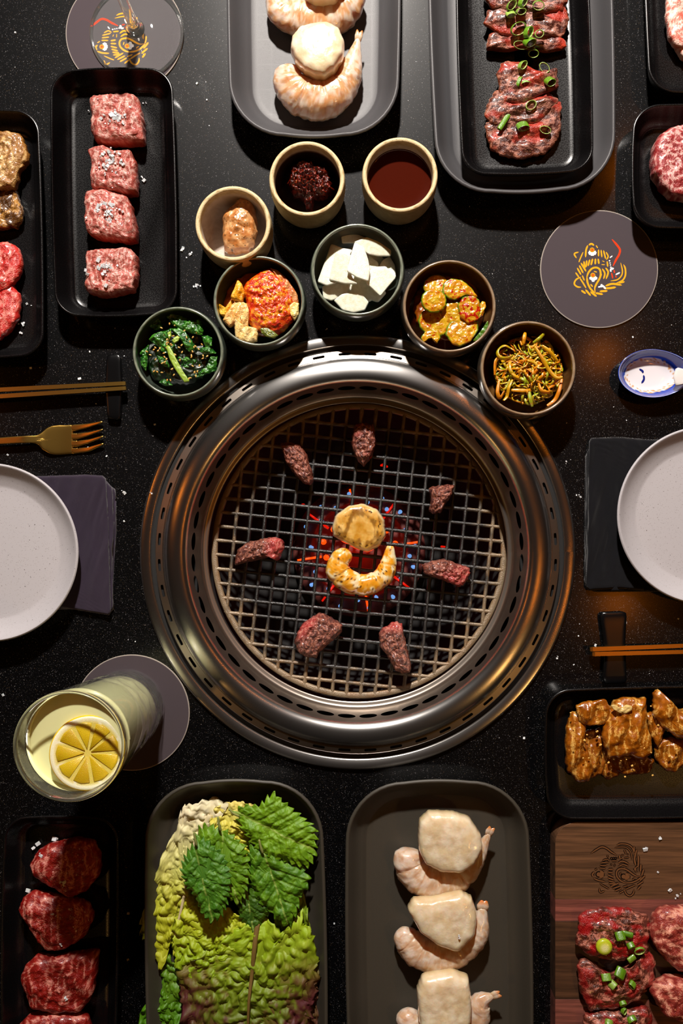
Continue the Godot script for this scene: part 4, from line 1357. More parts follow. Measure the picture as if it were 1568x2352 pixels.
	for k in 3:
		var sdk := 60.0 + k * 9.0
		lump("marinated_rib_slice", bd[k], 18.0, 13.0, {p = 2.8, n = 110, rings = 34, na = 3.2, nf = 0.07, ra = 0.05, sd = sdk, chk = 1, col = func(q: Vector3, s: float, yf: float) -> Color:
			var c := marble(q, c8(52, 24, 18), c8(104, 54, 42), c8(186, 116, 98), 0.14, 0.3, Vector3(0.6, 1.0, 1.2), sdk)
			return c.lerp(c8(158, 26, 28), smoothstep(-0.05, 0.3, nF.get_noise_3d(q.x * 0.06 + sdk, 1.0, q.z * 0.07)) * (0.95 if k == 0 else 0.6))}, M.wet, ["dark red marinated rib slice on the board, topmost, with a scallion bulb slice", "marinated rib slice on the board under the chopped scallion pile", "marinated rib slice on the board cut by the bottom edge"][k], "beef", "rib slices on the board")
	for k in 2:
		lump("beef_cheek_piece", [[1493, 2142, 1500, 2102, 1520, 2085, 1570, 2082, 1650, 2090, 1650, 2236, 1562, 2232, 1525, 2204, 1502, 2172], [1494, 2282, 1504, 2256, 1530, 2244, 1600, 2248, 1650, 2256, 1650, 2352, 1582, 2354, 1524, 2332]][k], 18.0, 21.0, {p = 2.8, n = 96, rings = 30, na = 2.6, nf = 0.07, ra = 0.04, sd = k * 21.0, chk = 1, col = meat_col(c8(112, 34, 32), c8(176, 78, 66), c8(224, 152, 128), 0.09, 0.25, Vector3(0.6, 1, 1.0), 30.0 + k * 8.0)}, M.wet, ["upper round red meat piece at the board's right side", "lower round red meat piece at the board's right side"][k], "meat", "round meat pieces on the board")
	salt("salt crumbs on the bare top of the walnut board", [[1516, 1925, 4, 18.2, 4], [1484, 1952, 6, 18.2, 3], [1511, 2003, 4, 18.2, 2], [1555, 2058, 8, 18.2, 6], [1538, 2043, 4, 18.2, 2]], 1.6)

func scallion(c: Vector2, h: float, r: float, len_: float, turn: float, lean: float, pale: float, label: String, group: String, squash := 1.0) -> void:
	var m := MB.new()
	var pr := fine([Vector2(r - 0.55, -len_ / 2), Vector2(r, -len_ / 2 + 0.05), Vector2(r * 1.03, 0), Vector2(r, len_ / 2 - 0.05), Vector2(r - 0.55, len_ / 2), Vector2(r - 0.6, 0), Vector2(r - 0.55, -len_ / 2)], 3)
	lathe(m, pr, 28, func(q: Vector3, j: int) -> Color:
		var g := c8(88, 134, 24).lerp(c8(190, 208, 120), pale)
		if j > 10:
			g = g.lerp(c8(206, 216, 140), 0.55)
		return g.lerp(c8(60, 104, 18), clampf(0.5 * sin(atan2(q.z, q.x) * 9.0), 0.0, 0.5) * (1.0 - pale)))
	var o := solo("scallion_slice", m.commit(), M.leaf_wet, P(c.x, c.y, h), label, "scallion", group)
	o.basis = Basis(Vector3.UP, turn) * Basis(Vector3.RIGHT, lean) * Basis.from_scale(Vector3(1, 1, squash))

func scallions() -> void:
	var g := "scallion slices on the nested tray"
	var L := [
		[Vector2(1158, 278), 23.5, 2.2, 15.0, -0.55, 1.45, 0.1, "long cut scallion strip lying aslant on the lowest beef slice", 0.6],
		[Vector2(1200, 290), 24.0, 5.2, 6.5, 0.2, 0.95, 0.05, "wide dark green scallion tube in the middle of the lowest beef slice", 0.5],
		[Vector2(1252, 298), 24.0, 5.0, 3.5, -0.3, 0.55, 0.6, "scallion ring filled with white at the lower right of the beef", 0.6],
		[Vector2(1219, 242), 26.0, 5.0, 2.2, 0.6, 0.2, 0.6, "pale heart-shaped scallion ring in the middle of the lower beef pile", 0.75],
		[Vector2(1262, 187), 27.5, 4.2, 7.0, 0.4, 0.8, 0.15, "green scallion tube at the right edge of the lower beef pile", 0.7],
		[Vector2(1250, 156), 28.0, 5.2, 2.0, -0.8, 0.25, 0.55, "thin open scallion ring at the top right of the lower beef pile", 0.65],
		[Vector2(1199, 150), 28.0, 4.3, 4.5, 0.9, 0.6, 0.45, "curled scallion piece at the top of the lower beef pile", 0.6],
		[Vector2(1192, 188), 27.0, 4.5, 2.6, 1.2, 1.25, 0.1, "small bright green scallion curl left of the beef centre", 0.5],
		[Vector2(1208, 190), 27.0, 4.4, 2.2, 0.1, 1.2, 0.3, "small dull scallion curl beside the bright curl", 0.45],
		[Vector2(1224, 122), 20.0, 4.6, 5.0, 0.0, 0.7, 0.2, "scallion tube lying in the gap between the two beef piles", 0.7],
		[Vector2(1215, 96), 26.5, 5.0, 6.0, 0.5, 0.9, 0.1, "bright scallion tube over the lower edge of the upper beef pile", 0.6],
		[Vector2(1196, 104), 24.0, 6.5, 2.0, -0.2, 0.4, 0.5, "large curved scallion sliver hanging over the upper pile's edge", 0.5],
		[Vector2(1190, 66), 27.5, 7.0, 3.0, 0.4, 0.5, 0.1, "broad open scallion ring on the upper beef pile", 0.7],
		[Vector2(1213, 74), 28.5, 5.0, 4.0, 1.1, 0.8, 0.15, "bright scallion piece beside the broad ring on the upper pile", 0.7],
		[Vector2(1238, 78), 28.0, 4.0, 2.0, 0.2, 0.3, 0.4, "small pale scallion ring right of the bright upper piece", 0.8],
		[Vector2(1236, 12), 31.5, 5.0, 5.0, -0.1, 0.7, 0.15, "thick green scallion half ring near the top edge, right", 0.7],
		[Vector2(1196, 26), 30.0, 4.2, 4.5, 0.2, 0.6, 0.5, "pale scallion piece in the middle of the upper beef pile", 0.6],
		[Vector2(1174, 12), 31.0, 5.2, 2.6, 0.8, 0.5, 0.2, "green scallion ring near the top edge, left", 0.6],
		[Vector2(1172, 32), 29.5, 4.0, 5.0, 0.2, 1.0, 0.6, "whitish scallion stub below the left ring", 0.5],
		[Vector2(1200, 4), 31.5, 4.5, 4.0, 1.0, 0.9, 0.2, "green scallion tube at the very top edge", 0.6]]
	for q in L:
		scallion(q[0], q[1], q[2] * 0.9, q[3], q[4], q[5], q[6], q[7], g, q[8])
	g = "scallion slices on the board"
	var B := [[Vector2(1387, 2175), 33.0, 5.6, 2.5, 0.3, 0.5, 1.0, "round pale yellow scallion bulb slice on the board's top rib slice", 1.0], [Vector2(1424, 2150), 33.0, 4.0, 6.0, 0.2, 1.0, 0.0, "bright green scallion tube right of the bulb slice", 0.6], [Vector2(1441, 2146), 32.0, 2.4, 7.0, 1.4, 1.4, 0.0, "thin green scallion sliver pointing right of the tube", 0.6], [Vector2(1448, 2172), 33.0, 3.2, 4.0, 0.4, 0.8, 0.0, "small green scallion bit above the loop", 0.7], [Vector2(1468, 2184), 32.0, 4.6, 2.0, 0.2, 0.4, 0.25, "open green scallion loop at the right of the rib slice", 0.8], [Vector2(1450, 2202), 31.0, 2.6, 6.0, -1.0, 1.4, 0.2, "pale green scallion strip below the loop", 0.6], [Vector2(1424, 2235), 33.0, 4.6, 7.0, -0.6, 1.1, 0.0, "broad dark green scallion tube in the middle pile", 0.6], [Vector2(1392, 2245), 32.0, 4.0, 5.0, 0.1, 1.0, 0.2, "curled scallion at the left of the middle pile", 0.5], [Vector2(1406, 2262), 32.0, 3.4, 5.0, 0.9, 1.0, 0.5, "yellow green scallion stub under the middle pile", 0.7], [Vector2(1452, 2262), 32.0, 3.4, 4.0, -0.9, 0.9, 0.1, "small scallion curl at the right of the middle pile", 0.6], [Vector2(1430, 2305), 31.0, 3.0, 3.0, 0.3, 0.7, 0.1, "tiny green scallion bit below the middle pile", 0.8], [Vector2(1432, 2322), 31.0, 3.0, 3.0, 1.3, 0.6, 0.1, "tiny green scallion bit near the bottom edge", 0.7], [Vector2(1450, 2342), 31.0, 4.0, 4.0, 0.5, 0.8, 0.05, "green scallion piece on the lowest rib slice", 0.8], [Vector2(1398, 2350), 31.0, 3.6, 4.0, -0.5, 0.8, 0.3, "scallion piece at the bottom edge of the board", 0.8]]
	for q in B:
		if q[6] >= 1.0:
			var a := ell(q[0].x, q[0].y, 19, 19)
			lump("scallion_slice", a, 30.0, 6.0, {p = 3.0, n = 40, rings = 16, col = func(w: Vector3, s: float, yf: float) -> Color: return c8(232, 226, 150).lerp(c8(176, 188, 40), smoothstep(0.2, 0.85, s + 0.3 * (1.0 - yf)))}, M.pickle, q[7], "scallion", g)
		else:
			scallion(q[0], q[1], q[2] * 0.9, q[3], q[4], q[5], q[6], q[7], g, q[8])

func scallop(a: Array, base: float, th: float, sd: float, label: String, group: String, seared := false) -> void:
	var cc := mid(a)
	lump("scallop", a, base, th, {p = 4.0 if not seared else 5.0, n = 110, rings = 36, na = 0.9, nf = 0.045, ra = 0.02, sd = sd, chk = 2, top = 0.93, warp = func(x, z, s, d): return -0.45 * nR.get_noise_3d(x * 0.06 + sd, 0.0, z * 0.02) * smoothstep(0.95, 0.6, s), col = func(q: Vector3, s: float, yf: float) -> Color:
		var t := nF.get_noise_3d(q.x * 0.09 + sd, q.y * 0.1, q.z * 0.09)
		if seared:
			var top := c8(196, 138, 44).lerp(c8(226, 186, 110), clampf(0.5 + t * 1.1, 0.0, 1.0))
			top = top.lerp(c8(96, 56, 14), smoothstep(0.35, 0.7, nR.get_noise_3d(q.x * 0.05 + sd, 2.0, q.z * 0.03)) * 0.55)
			var burn := smoothstep(0.25, 0.5, nF.get_noise_3d(q.x * 0.3, sd, q.z * 0.3)) * smoothstep(0.6, 0.85, s) * smoothstep(0.9, 0.95, yf)
			top = top.lerp(c8(40, 22, 8), burn)
			return top.lerp(c8(230, 206, 158), smoothstep(0.97, 0.80, yf))
		var c := c8(236, 220, 192).lerp(c8(216, 192, 152), clampf(0.5 + t * 1.1, 0.0, 1.0))
		return c.lerp(c8(222, 190, 138), smoothstep(0.9, 0.3, yf) * 0.7)}, M.seafood, label, "scallop", group)

func shrimp(line: Array, rad: Array, h: Array, cooked: float, sd: float, label: String, group: String) -> void:
	# line: plan px; rad: px; h: heights (mm) of the centre line; a curled peeled body with segments, and the tail stub as a part
	var mean_h := 0.0
	for q in h:
		mean_h += q / h.size()
	var c := mid(line)
	var at := P(c.x, c.y, mean_h)
	var t := thing("shrimp", label, "shrimp", at, group)
	var cp := PackedVector3Array()
	var p2 := pl(line)
	for k in p2.size():
		cp.append(P(p2[k].x, p2[k].y, lerp_f(h, float(k) / (p2.size() - 1))) - at)
	var N := 100
	var sp := spline(cp, N)
	var NS := 36
	var m := MB.new()
	var pts := PackedVector3Array()
	var cols := PackedColorArray()
	var prev := Vector3.UP
	for j in N:
		var f := float(j) / (N - 1)
		var tan_ := (sp[mini(j + 1, N - 1)] - sp[maxi(j - 1, 0)]).normalized()
		var up := (Vector3.UP - tan_ * Vector3.UP.dot(tan_)).normalized()
		var side := up.cross(tan_)
		var seg := fposmod(f * 6.0, 1.0)
		var r := lerp_f(rad, f) * 0.00034
		var groove := 1.0 - (0.06 if cooked > 0.5 else 0.035) * smoothstep(0.16, 0.0, minf(seg, 1.0 - seg)) * smoothstep(0.08, 0.16, f)
		var cap := minf(1.0, sqrt(maxf(0.0, 1.0 - pow(1.0 - minf(f / 0.07, 1.0), 2.0))) )
		cap *= minf(1.0, 0.55 + 3.0 * (1.0 - f))
		for i in NS:
			var a := TAU * i / NS
			var q := up * cos(a) * 0.82 + side * sin(a)
			var w := sp[j] + at
			var nz := nF.get_noise_3d(w.x * 130.0 + sd + q.x * 1.5, w.y * 130.0 + q.y * 1.5, w.z * 130.0 + q.z * 1.5)
			var rr_ := r * groove * cap * (1.0 + 0.10 * nz + 0.05 * (seg - 0.5))
			var pos := sp[j] + q * rr_
			pts.append(pos)
			var ww := (pos + at) * 1000.0
			var v := nF.get_noise_3d(ww.x * 0.12 + sd, ww.y * 0.12, ww.z * 0.12)
			var v2 := nF.get_noise_3d(ww.x * 0.35, ww.y * 0.35 + sd, ww.z * 0.35)
			var col: Color
			if cooked > 0.5:
				col = c8(236, 214, 172).lerp(c8(222, 150, 34), smoothstep(-0.2, 0.25, v + 0.2 * cos(a)))
				col = col.lerp(c8(60, 30, 10), smoothstep(0.38, 0.55, v2))
				col = col.lerp(c8(244, 226, 196), smoothstep(0.1, 0.0, minf(seg, 1.0 - seg)) * 0.4)
			else:
				col = c8(220, 200, 182).lerp(c8(200, 168, 142), clampf(0.5 + v, 0.0, 1.0))
				col = col.lerp(c8(196, 136, 84), smoothstep(-0.05, 0.4, v + 0.12 * cos(a) + 0.1 * sin(f * PI)) * (0.8 - cooked))
				col = col.lerp(c8(222, 206, 194), smoothstep(0.1, 0.4, v2) * 0.6)
				col = col.lerp(c8(190, 110, 60), smoothstep(0.07, 0.0, minf(seg, 1.0 - seg)) * 0.12 * smoothstep(0.08, 0.16, f))
			cols.append(col)
		if j == N - 1:
			for i in NS:
				pts.append(sp[j])
				cols.append(cols[-1])
	m.grid(pts, cols, NS, N + 1, true)
	part("body", m.commit(), M.seafood, t)
	if cooked < 0.9:
		var e := sp[N - 1]
		var d := (sp[N - 1] - sp[N - 6]).normalized()
		var r1: float = rad[-1] * 0.00034
		for k in 2:
			m = MB.new()
			var dd := d.rotated(Vector3.UP, 0.35 if k == 0 else -0.3)
			tube(m, PackedVector3Array([e - d * 0.002, e + dd * 0.003, e + dd * 0.0065 + Vector3(0, 0.001, 0)]), PackedFloat32Array([r1 * 0.8, r1 * 0.75, r1 * 0.15]), 12, 0.5, PackedColorArray([c8(222, 170, 120), c8(224, 190, 170), c8(214, 110, 50)]))
			part("tail_fin", m.commit(), M.seafood, t)

func seafood() -> void:
	var g1 := "raw scallops on the grey dish"
	shrimp([662, 152, 668, 195, 698, 222, 745, 226, 786, 200, 806, 155, 822, 90], [28, 40, 48, 48, 38, 27, 9], [17, 17, 15, 15, 16, 19, 22], 0.0, 3.0, "raw curled shrimp below the front scallop on the grey dish", "raw shrimps on the grey dish")
	shrimp([632, -20, 645, 30, 690, 42, 745, 44, 790, 20, 812, -20, 815, -50], [22, 30, 42, 44, 42, 30, 14], [17, 17, 15, 15, 16, 19, 22], 0.0, 13.0, "raw curled shrimp cut by the top edge, on the grey dish", "raw shrimps on the grey dish")
	scallop([668, 85, 688, 62, 716, 54, 750, 50, 780, 65, 794, 98, 790, 132, 770, 162, 745, 178, 726, 178, 700, 166, 676, 142, 664, 112], 20.0, 19, 4.0, "raw cream scallop resting on the front shrimp, grey dish", g1)
	scallop([690, -60, 700, -8, 725, 8, 770, 4, 800, -30, 800, -70], 20.0, 19, 9.0, "raw scallop cut by the top edge, grey dish", g1)
	var g2 := "raw scallops on the olive dish"
	var g3 := "raw shrimps on the olive dish"
	shrimp([940, 1950, 940, 1985, 966, 2014, 1010, 2022, 1060, 2004, 1094, 1968, 1122, 1915], [30, 36, 42, 44, 36, 22, 10], [15, 14, 14, 14, 15, 18, 21], 0.49, 23.0, "raw curled shrimp under the topmost scallop of the olive dish", g3)
	shrimp([912, 2138, 934, 2158, 962, 2184, 1010, 2192, 1058, 2176, 1094, 2140, 1108, 2085], [14, 32, 40, 44, 38, 30, 16], [15, 14, 14, 14, 15, 18, 20], 0.49, 33.0, "raw curled shrimp under the middle scallop of the olive dish", g3)
	shrimp([926, 2320, 944, 2350, 990, 2384, 1050, 2380, 1090, 2345, 1102, 2302, 1132, 2287], [18, 34, 40, 42, 34, 24, 10], [15, 14, 14, 14, 15, 18, 20], 0.49, 43.0, "raw curled shrimp under the lowest scallop, at the bottom edge", g3)
	scallop([958, 1930, 960, 1885, 982, 1862, 1040, 1864, 1080, 1878, 1106, 1915, 1111, 1950, 1092, 1985, 1060, 2007, 1010, 2005, 974, 1986, 960, 1955], 19.0, 18, 14.0, "raw cream scallop, topmost of the three on the olive dish", g2)
	scallop([932, 2088, 946, 2064, 990, 2062, 1060, 2048, 1086, 2060, 1099, 2100, 1091, 2150, 1055, 2188, 1042, 2186, 1008, 2174, 962, 2140], 19.0, 18, 24.0, "raw cream scallop with a salt flake, middle of three on the olive dish", g2)
	scallop([954, 2275, 968, 2240, 1040, 2228, 1078, 2244, 1086, 2300, 1082, 2352, 1022, 2400, 962, 2365], 19.0, 18, 34.0, "raw glossy scallop at the bottom edge, lowest on the olive dish", g2)
	salt("single salt flake on the middle scallop of the olive dish", [[1054, 2150, 5, 37.2, 4]], 2.2)
	scallop([759, 1212, 768, 1182, 798, 1160, 833, 1154, 868, 1168, 885, 1195, 889, 1232, 872, 1256, 845, 1270, 815, 1262, 790, 1248, 762, 1232], -40.6, 20, 44.0, "golden seared scallop in the middle of the grate", "", true)
	shrimp([806, 1268, 782, 1284, 776, 1312, 800, 1335, 842, 1343, 878, 1325, 892, 1292, 896, 1254], [15, 25, 30, 28, 27, 25, 21, 15], [-32, -31, -31, -31, -31, -31, -31, -31], 1.0, 53.0, "golden grilled shrimp curled below the seared scallop", "")

func leafy() -> void:
	var lett := func(pale: Color, deep: Color, red: float, spine: Vector2, sd: float) -> Callable:
		return func(q: Vector3, s: float, yf: float) -> Color:
			var px := Vector2(q.x / 0.34 + CX, q.z / 0.34 + CY)
			var t := clampf((px.y - spine.x) / (spine.y - spine.x), 0.0, 1.0)
			var c := pale.lerp(deep, t)
			var v := nF.get_noise_3d(q.x * 0.12 + sd, 0.0, q.z * 0.12)
			c = c.lerp(c8(236, 226, 150), clampf(v * 0.5, 0.0, 0.3) * (1.0 - t))
			c = c.lerp(c8(82, 36, 42), red * smoothstep(0.35, 1.0, s + v * 0.6) * smoothstep(0.2, 0.9, t))
			return c
	var pucker := func(amp: float, f: float, sd: float) -> Callable:
		return func(x: float, z: float, s: float, d: Vector2) -> float:
			var b := pow(absf(nA.get_noise_3d(x * f + sd, z * 0.02, z * f)), 0.75) + 0.25 * absf(nA.get_noise_3d(x * f * 2.6, sd, z * f * 2.6))
			return amp * 2.0 * b + 3.2 * nF.get_noise_3d(x * 0.045, sd, z * 0.045) + 3.0 * (1.0 - s) * (1.0 - s) + 1.6 * sin(d.angle() * 13.0 + sd) * smoothstep(0.75, 1.0, s)
	# romaine and red-tipped lettuce
	var L := [
		[[690, 2030, 706, 2075, 712, 2130, 728, 2180, 736, 2250, 732, 2330, 700, 2420, 640, 2420, 610, 2200, 640, 2060], 11.0, c8(120, 150, 30), c8(96, 112, 30), 0.8, Vector2(2060, 2352), "green lettuce leaf with a dark edge, along the right side of the pile", 0.09],
		[[388, 2190, 420, 2225, 432, 2300, 425, 2420, 318, 2420, 320, 2325, 342, 2292, 366, 2240], 10.0, c8(84, 124, 20), c8(72, 120, 18), 0.0, Vector2(2190, 2352), "dark green curly lettuce leaf at the bottom left of the pile", 0.09],
		[[490, 1852, 540, 1838, 582, 1842, 592, 1880, 575, 1960, 540, 2000, 500, 1960, 478, 1900], 14.0, c8(232, 214, 120), c8(190, 190, 40), 0.0, Vector2(1840, 1960), "pale yellow lettuce heart leaf behind the perilla stems", 0.09],
		[[452, 2040, 500, 2070, 560, 2105, 590, 2160, 540, 2210, 480, 2250, 430, 2270, 402, 2215, 396, 2130, 420, 2060], 15.0, c8(196, 196, 44), c8(132, 164, 26), 0.0, Vector2(2040, 2230), "yellow green lettuce leaf left of the pile's centre", 0.09],
		[[420, 1852, 432, 1838, 450, 1842, 500, 1832, 526, 1848, 500, 1890, 470, 1930, 460, 1990, 478, 2060, 468, 2150, 430, 2216, 404, 2196, 388, 2150, 380, 2222, 344, 2194, 322, 2150, 325, 2095, 345, 2040, 372, 1970, 402, 1905], 13.0, c8(226, 216, 178), c8(170, 176, 40), 0.0, Vector2(1880, 2100), "long romaine leaf with a white rib, left side of the pile", 0.09],
		[[410, 2226, 455, 2190, 520, 2150, 570, 2118, 610, 2102, 645, 2140, 690, 2092, 712, 2130, 730, 2182, 730, 2260, 716, 2330, 700, 2420, 430, 2420, 416, 2320, 408, 2260], 17.0, c8(152, 184, 30), c8(98, 116, 30), 1.0, Vector2(2120, 2330), "large red-tipped lettuce leaf at the front of the pile", 0.08]]
	var m0: MB
	for k in L.size():
		var q: Array = L[k]
		var sd := k * 8.3
		var rib: Callable = pucker.call(2.4, q[7], sd)
		var leaf := lump("lettuce_leaf", q[0], q[1] - 1.0, 1.2, {p = 8.0, n = 150, rings = 54, chk = 1, ra = 0.10, rf = 0.16, sd = sd, warp = rib, pin = 5.6, col = lett.call(q[2], q[3], q[4], q[5], sd)}, M.leaf, q[6], "lettuce", "lettuce leaves on the olive dish")
		if k == 5 or k == 4:
			var line: Array = [[484, 1870, 452, 1930, 436, 1990, 424, 2060, 402, 2150], [592, 2118, 586, 2170, 580, 2230, 574, 2290, 570, 2370]][k - 4]
			var mp := PackedVector3Array()
			var rr2 := PackedFloat32Array()
			for w in pl(line):
				var w3 := P(w.x, w.y, q[1])
				var s2 := clampf(w.distance_to(mid(q[0])) / 170.0, 0.0, 1.0)
				mp.append(Vector3(w3.x, (q[1] + 1.6 + rib.call(w3.x * 1000.0, w3.z * 1000.0, s2, Vector2(w3.x, w3.z))) * 0.001, w3.z) - leaf.position)
			for w in 24:
				rr2.append(lerpf(0.0022, 0.0008, w / 23.0))
			m0 = MB.new()
			tube(m0, spline(mp, 24), rr2, 10, 0.6, PackedColorArray([c8(222, 206, 160) if k == 4 else c8(120, 96, 50)]))
			part("midrib", m0.commit(), M.leaf, leaf)
	# perilla leaves
	var PL := [
		[[540, 2046, 560, 2010, 590, 2030, 612, 2070, 622, 2098, 602, 2120, 582, 2158, 566, 2130, 548, 2112], 21.0, Vector2(560, 2040), Vector2(580, 2158), "small dark perilla leaf below the others", 26],
		[[572, 1938, 610, 1944, 650, 1972, 690, 1986, 712, 2016, 706, 2040, 690, 2060, 682, 2100, 662, 2136, 640, 2118, 612, 2092, 584, 2066, 566, 2010], 25.0, Vector2(600, 1950), Vector2(662, 2136), "perilla leaf at the lower right with long teeth", 22],
		[[536, 1868, 560, 1850, 596, 1852, 612, 1830, 628, 1822, 655, 1846, 692, 1878, 724, 1902, 728, 1932, 722, 1975, 712, 1996, 690, 1994, 640, 1978, 598, 1962, 572, 1934, 550, 1900], 27.0, Vector2(540, 1870), Vector2(726, 1960), "largest perilla leaf, at the upper right of the pile", 30],
		[[505, 1902, 532, 1918, 566, 1948, 574, 2010, 564, 2050, 548, 2088, 524, 2064, 490, 2002, 452, 1962, 444, 1920, 466, 1896], 29.0, Vector2(504, 1898), Vector2(546, 2086), "middle perilla leaf with a pale upright stem", 28],
		[[450, 1930, 476, 1932, 512, 1966, 530, 2008, 527, 2050, 518, 2092, 505, 2112, 482, 2122, 460, 2102, 446, 2062, 424, 2040, 413, 2000, 420, 1968], 35.5, Vector2(449, 1932), Vector2(492, 2120), "front left perilla leaf with a pale branching vein", 30]]
	for k in PL.size():
		var q: Array = PL[k]
		var b0: Vector2 = q[2]
		var b1: Vector2 = q[3]
		var sd := 70.0 + k * 5.0
		var vein := func(x: float, z: float) -> Vector2:      # distance (px) to the midrib and to the nearest side vein
			var p := Vector2(x / 0.335 + CX, z / 0.335 + CY)
			var ax := (b1 - b0).normalized()
			var along := (p - b0).dot(ax)
			var off := absf((p - b0).cross(ax))
			var v := fposmod(along - off * 0.75, 26.0)
			return Vector2(off, minf(v, 26.0 - v))
		var c := mid(q[0])
		var at := P(c.x, c.y, q[1])
		var t := thing("perilla_leaf", q[4], "perilla", at, "perilla leaves on the lettuce")
		var m := MB.new()
		blob(m, q[0], q[1], 0.8, {p = 9.0, n = 240, rings = 58, chk = 2, teeth = q[5], tamp = 0.16, sd = sd, ra = 0.05, rf = 0.12, warp = func(x, z, s, d):
			var v: Vector2 = vein.call(x, z)
			return -0.7 * smoothstep(7.0, 0.0, v.y) * smoothstep(0.0, 12.0, v.x) - 1.4 * smoothstep(14.0, 0.0, v.x) + 3.0 * nF.get_noise_3d(x * 0.05 + sd, 0.0, z * 0.05) + 0.7 * nF.get_noise_3d(x * 0.2 + sd, 4.0, z * 0.2) - 2.5 * smoothstep(0.7, 1.0, s),
			col = func(w: Vector3, s: float, yf: float) -> Color:
				var v: Vector2 = vein.call(w.x, w.z)
				var t2 := nF.get_noise_3d(w.x * 0.1 + sd, 0.0, w.z * 0.1)
				var col := c8(66, 112, 24).lerp(c8(102, 148, 30), clampf(0.5 + t2, 0.0, 1.0))
				if k == 2:
					col = col.lerp(c8(132, 172, 24), 0.45)
				if k == 0:
					col = col.lerp(c8(40, 66, 26), 0.5)
				if k == 4:
					col = col.lerp(c8(58, 112, 36), 0.5)
				if k == 3:
					col = col.lerp(c8(112, 152, 26), 0.4)
				col = col.lerp(c8(150, 172, 84), smoothstep(3.2, 0.6, v.x) * 0.8)
				return col.lerp(c8(128, 158, 62), smoothstep(1.6, 0.3, v.y) * 0.45)}, at)
		part("blade", m.commit(), M.leaf, t)
		m = MB.new()
		var ax := (b1 - b0).normalized()
		var s0 := b0 - ax * 16.0 + Vector2(0, -6)
		tube(m, spline(PackedVector3Array([P(s0.x, s0.y, q[1] + 5.0) - at, P(b0.x - ax.x * 6, b0.y - ax.y * 6, q[1] + 4.0) - at, P(b0.x + ax.x * 10, b0.y + ax.y * 10, q[1] + 2.0) - at]), 10), PackedFloat32Array([0.0007, 0.0008, 0.0009, 0.0009, 0.0009, 0.0010, 0.0011, 0.0011, 0.0010, 0.0009]), 8, 1.0, PackedColorArray([c8(150, 158, 90)]))
		part("stem", m.commit(), M.leaf, t)

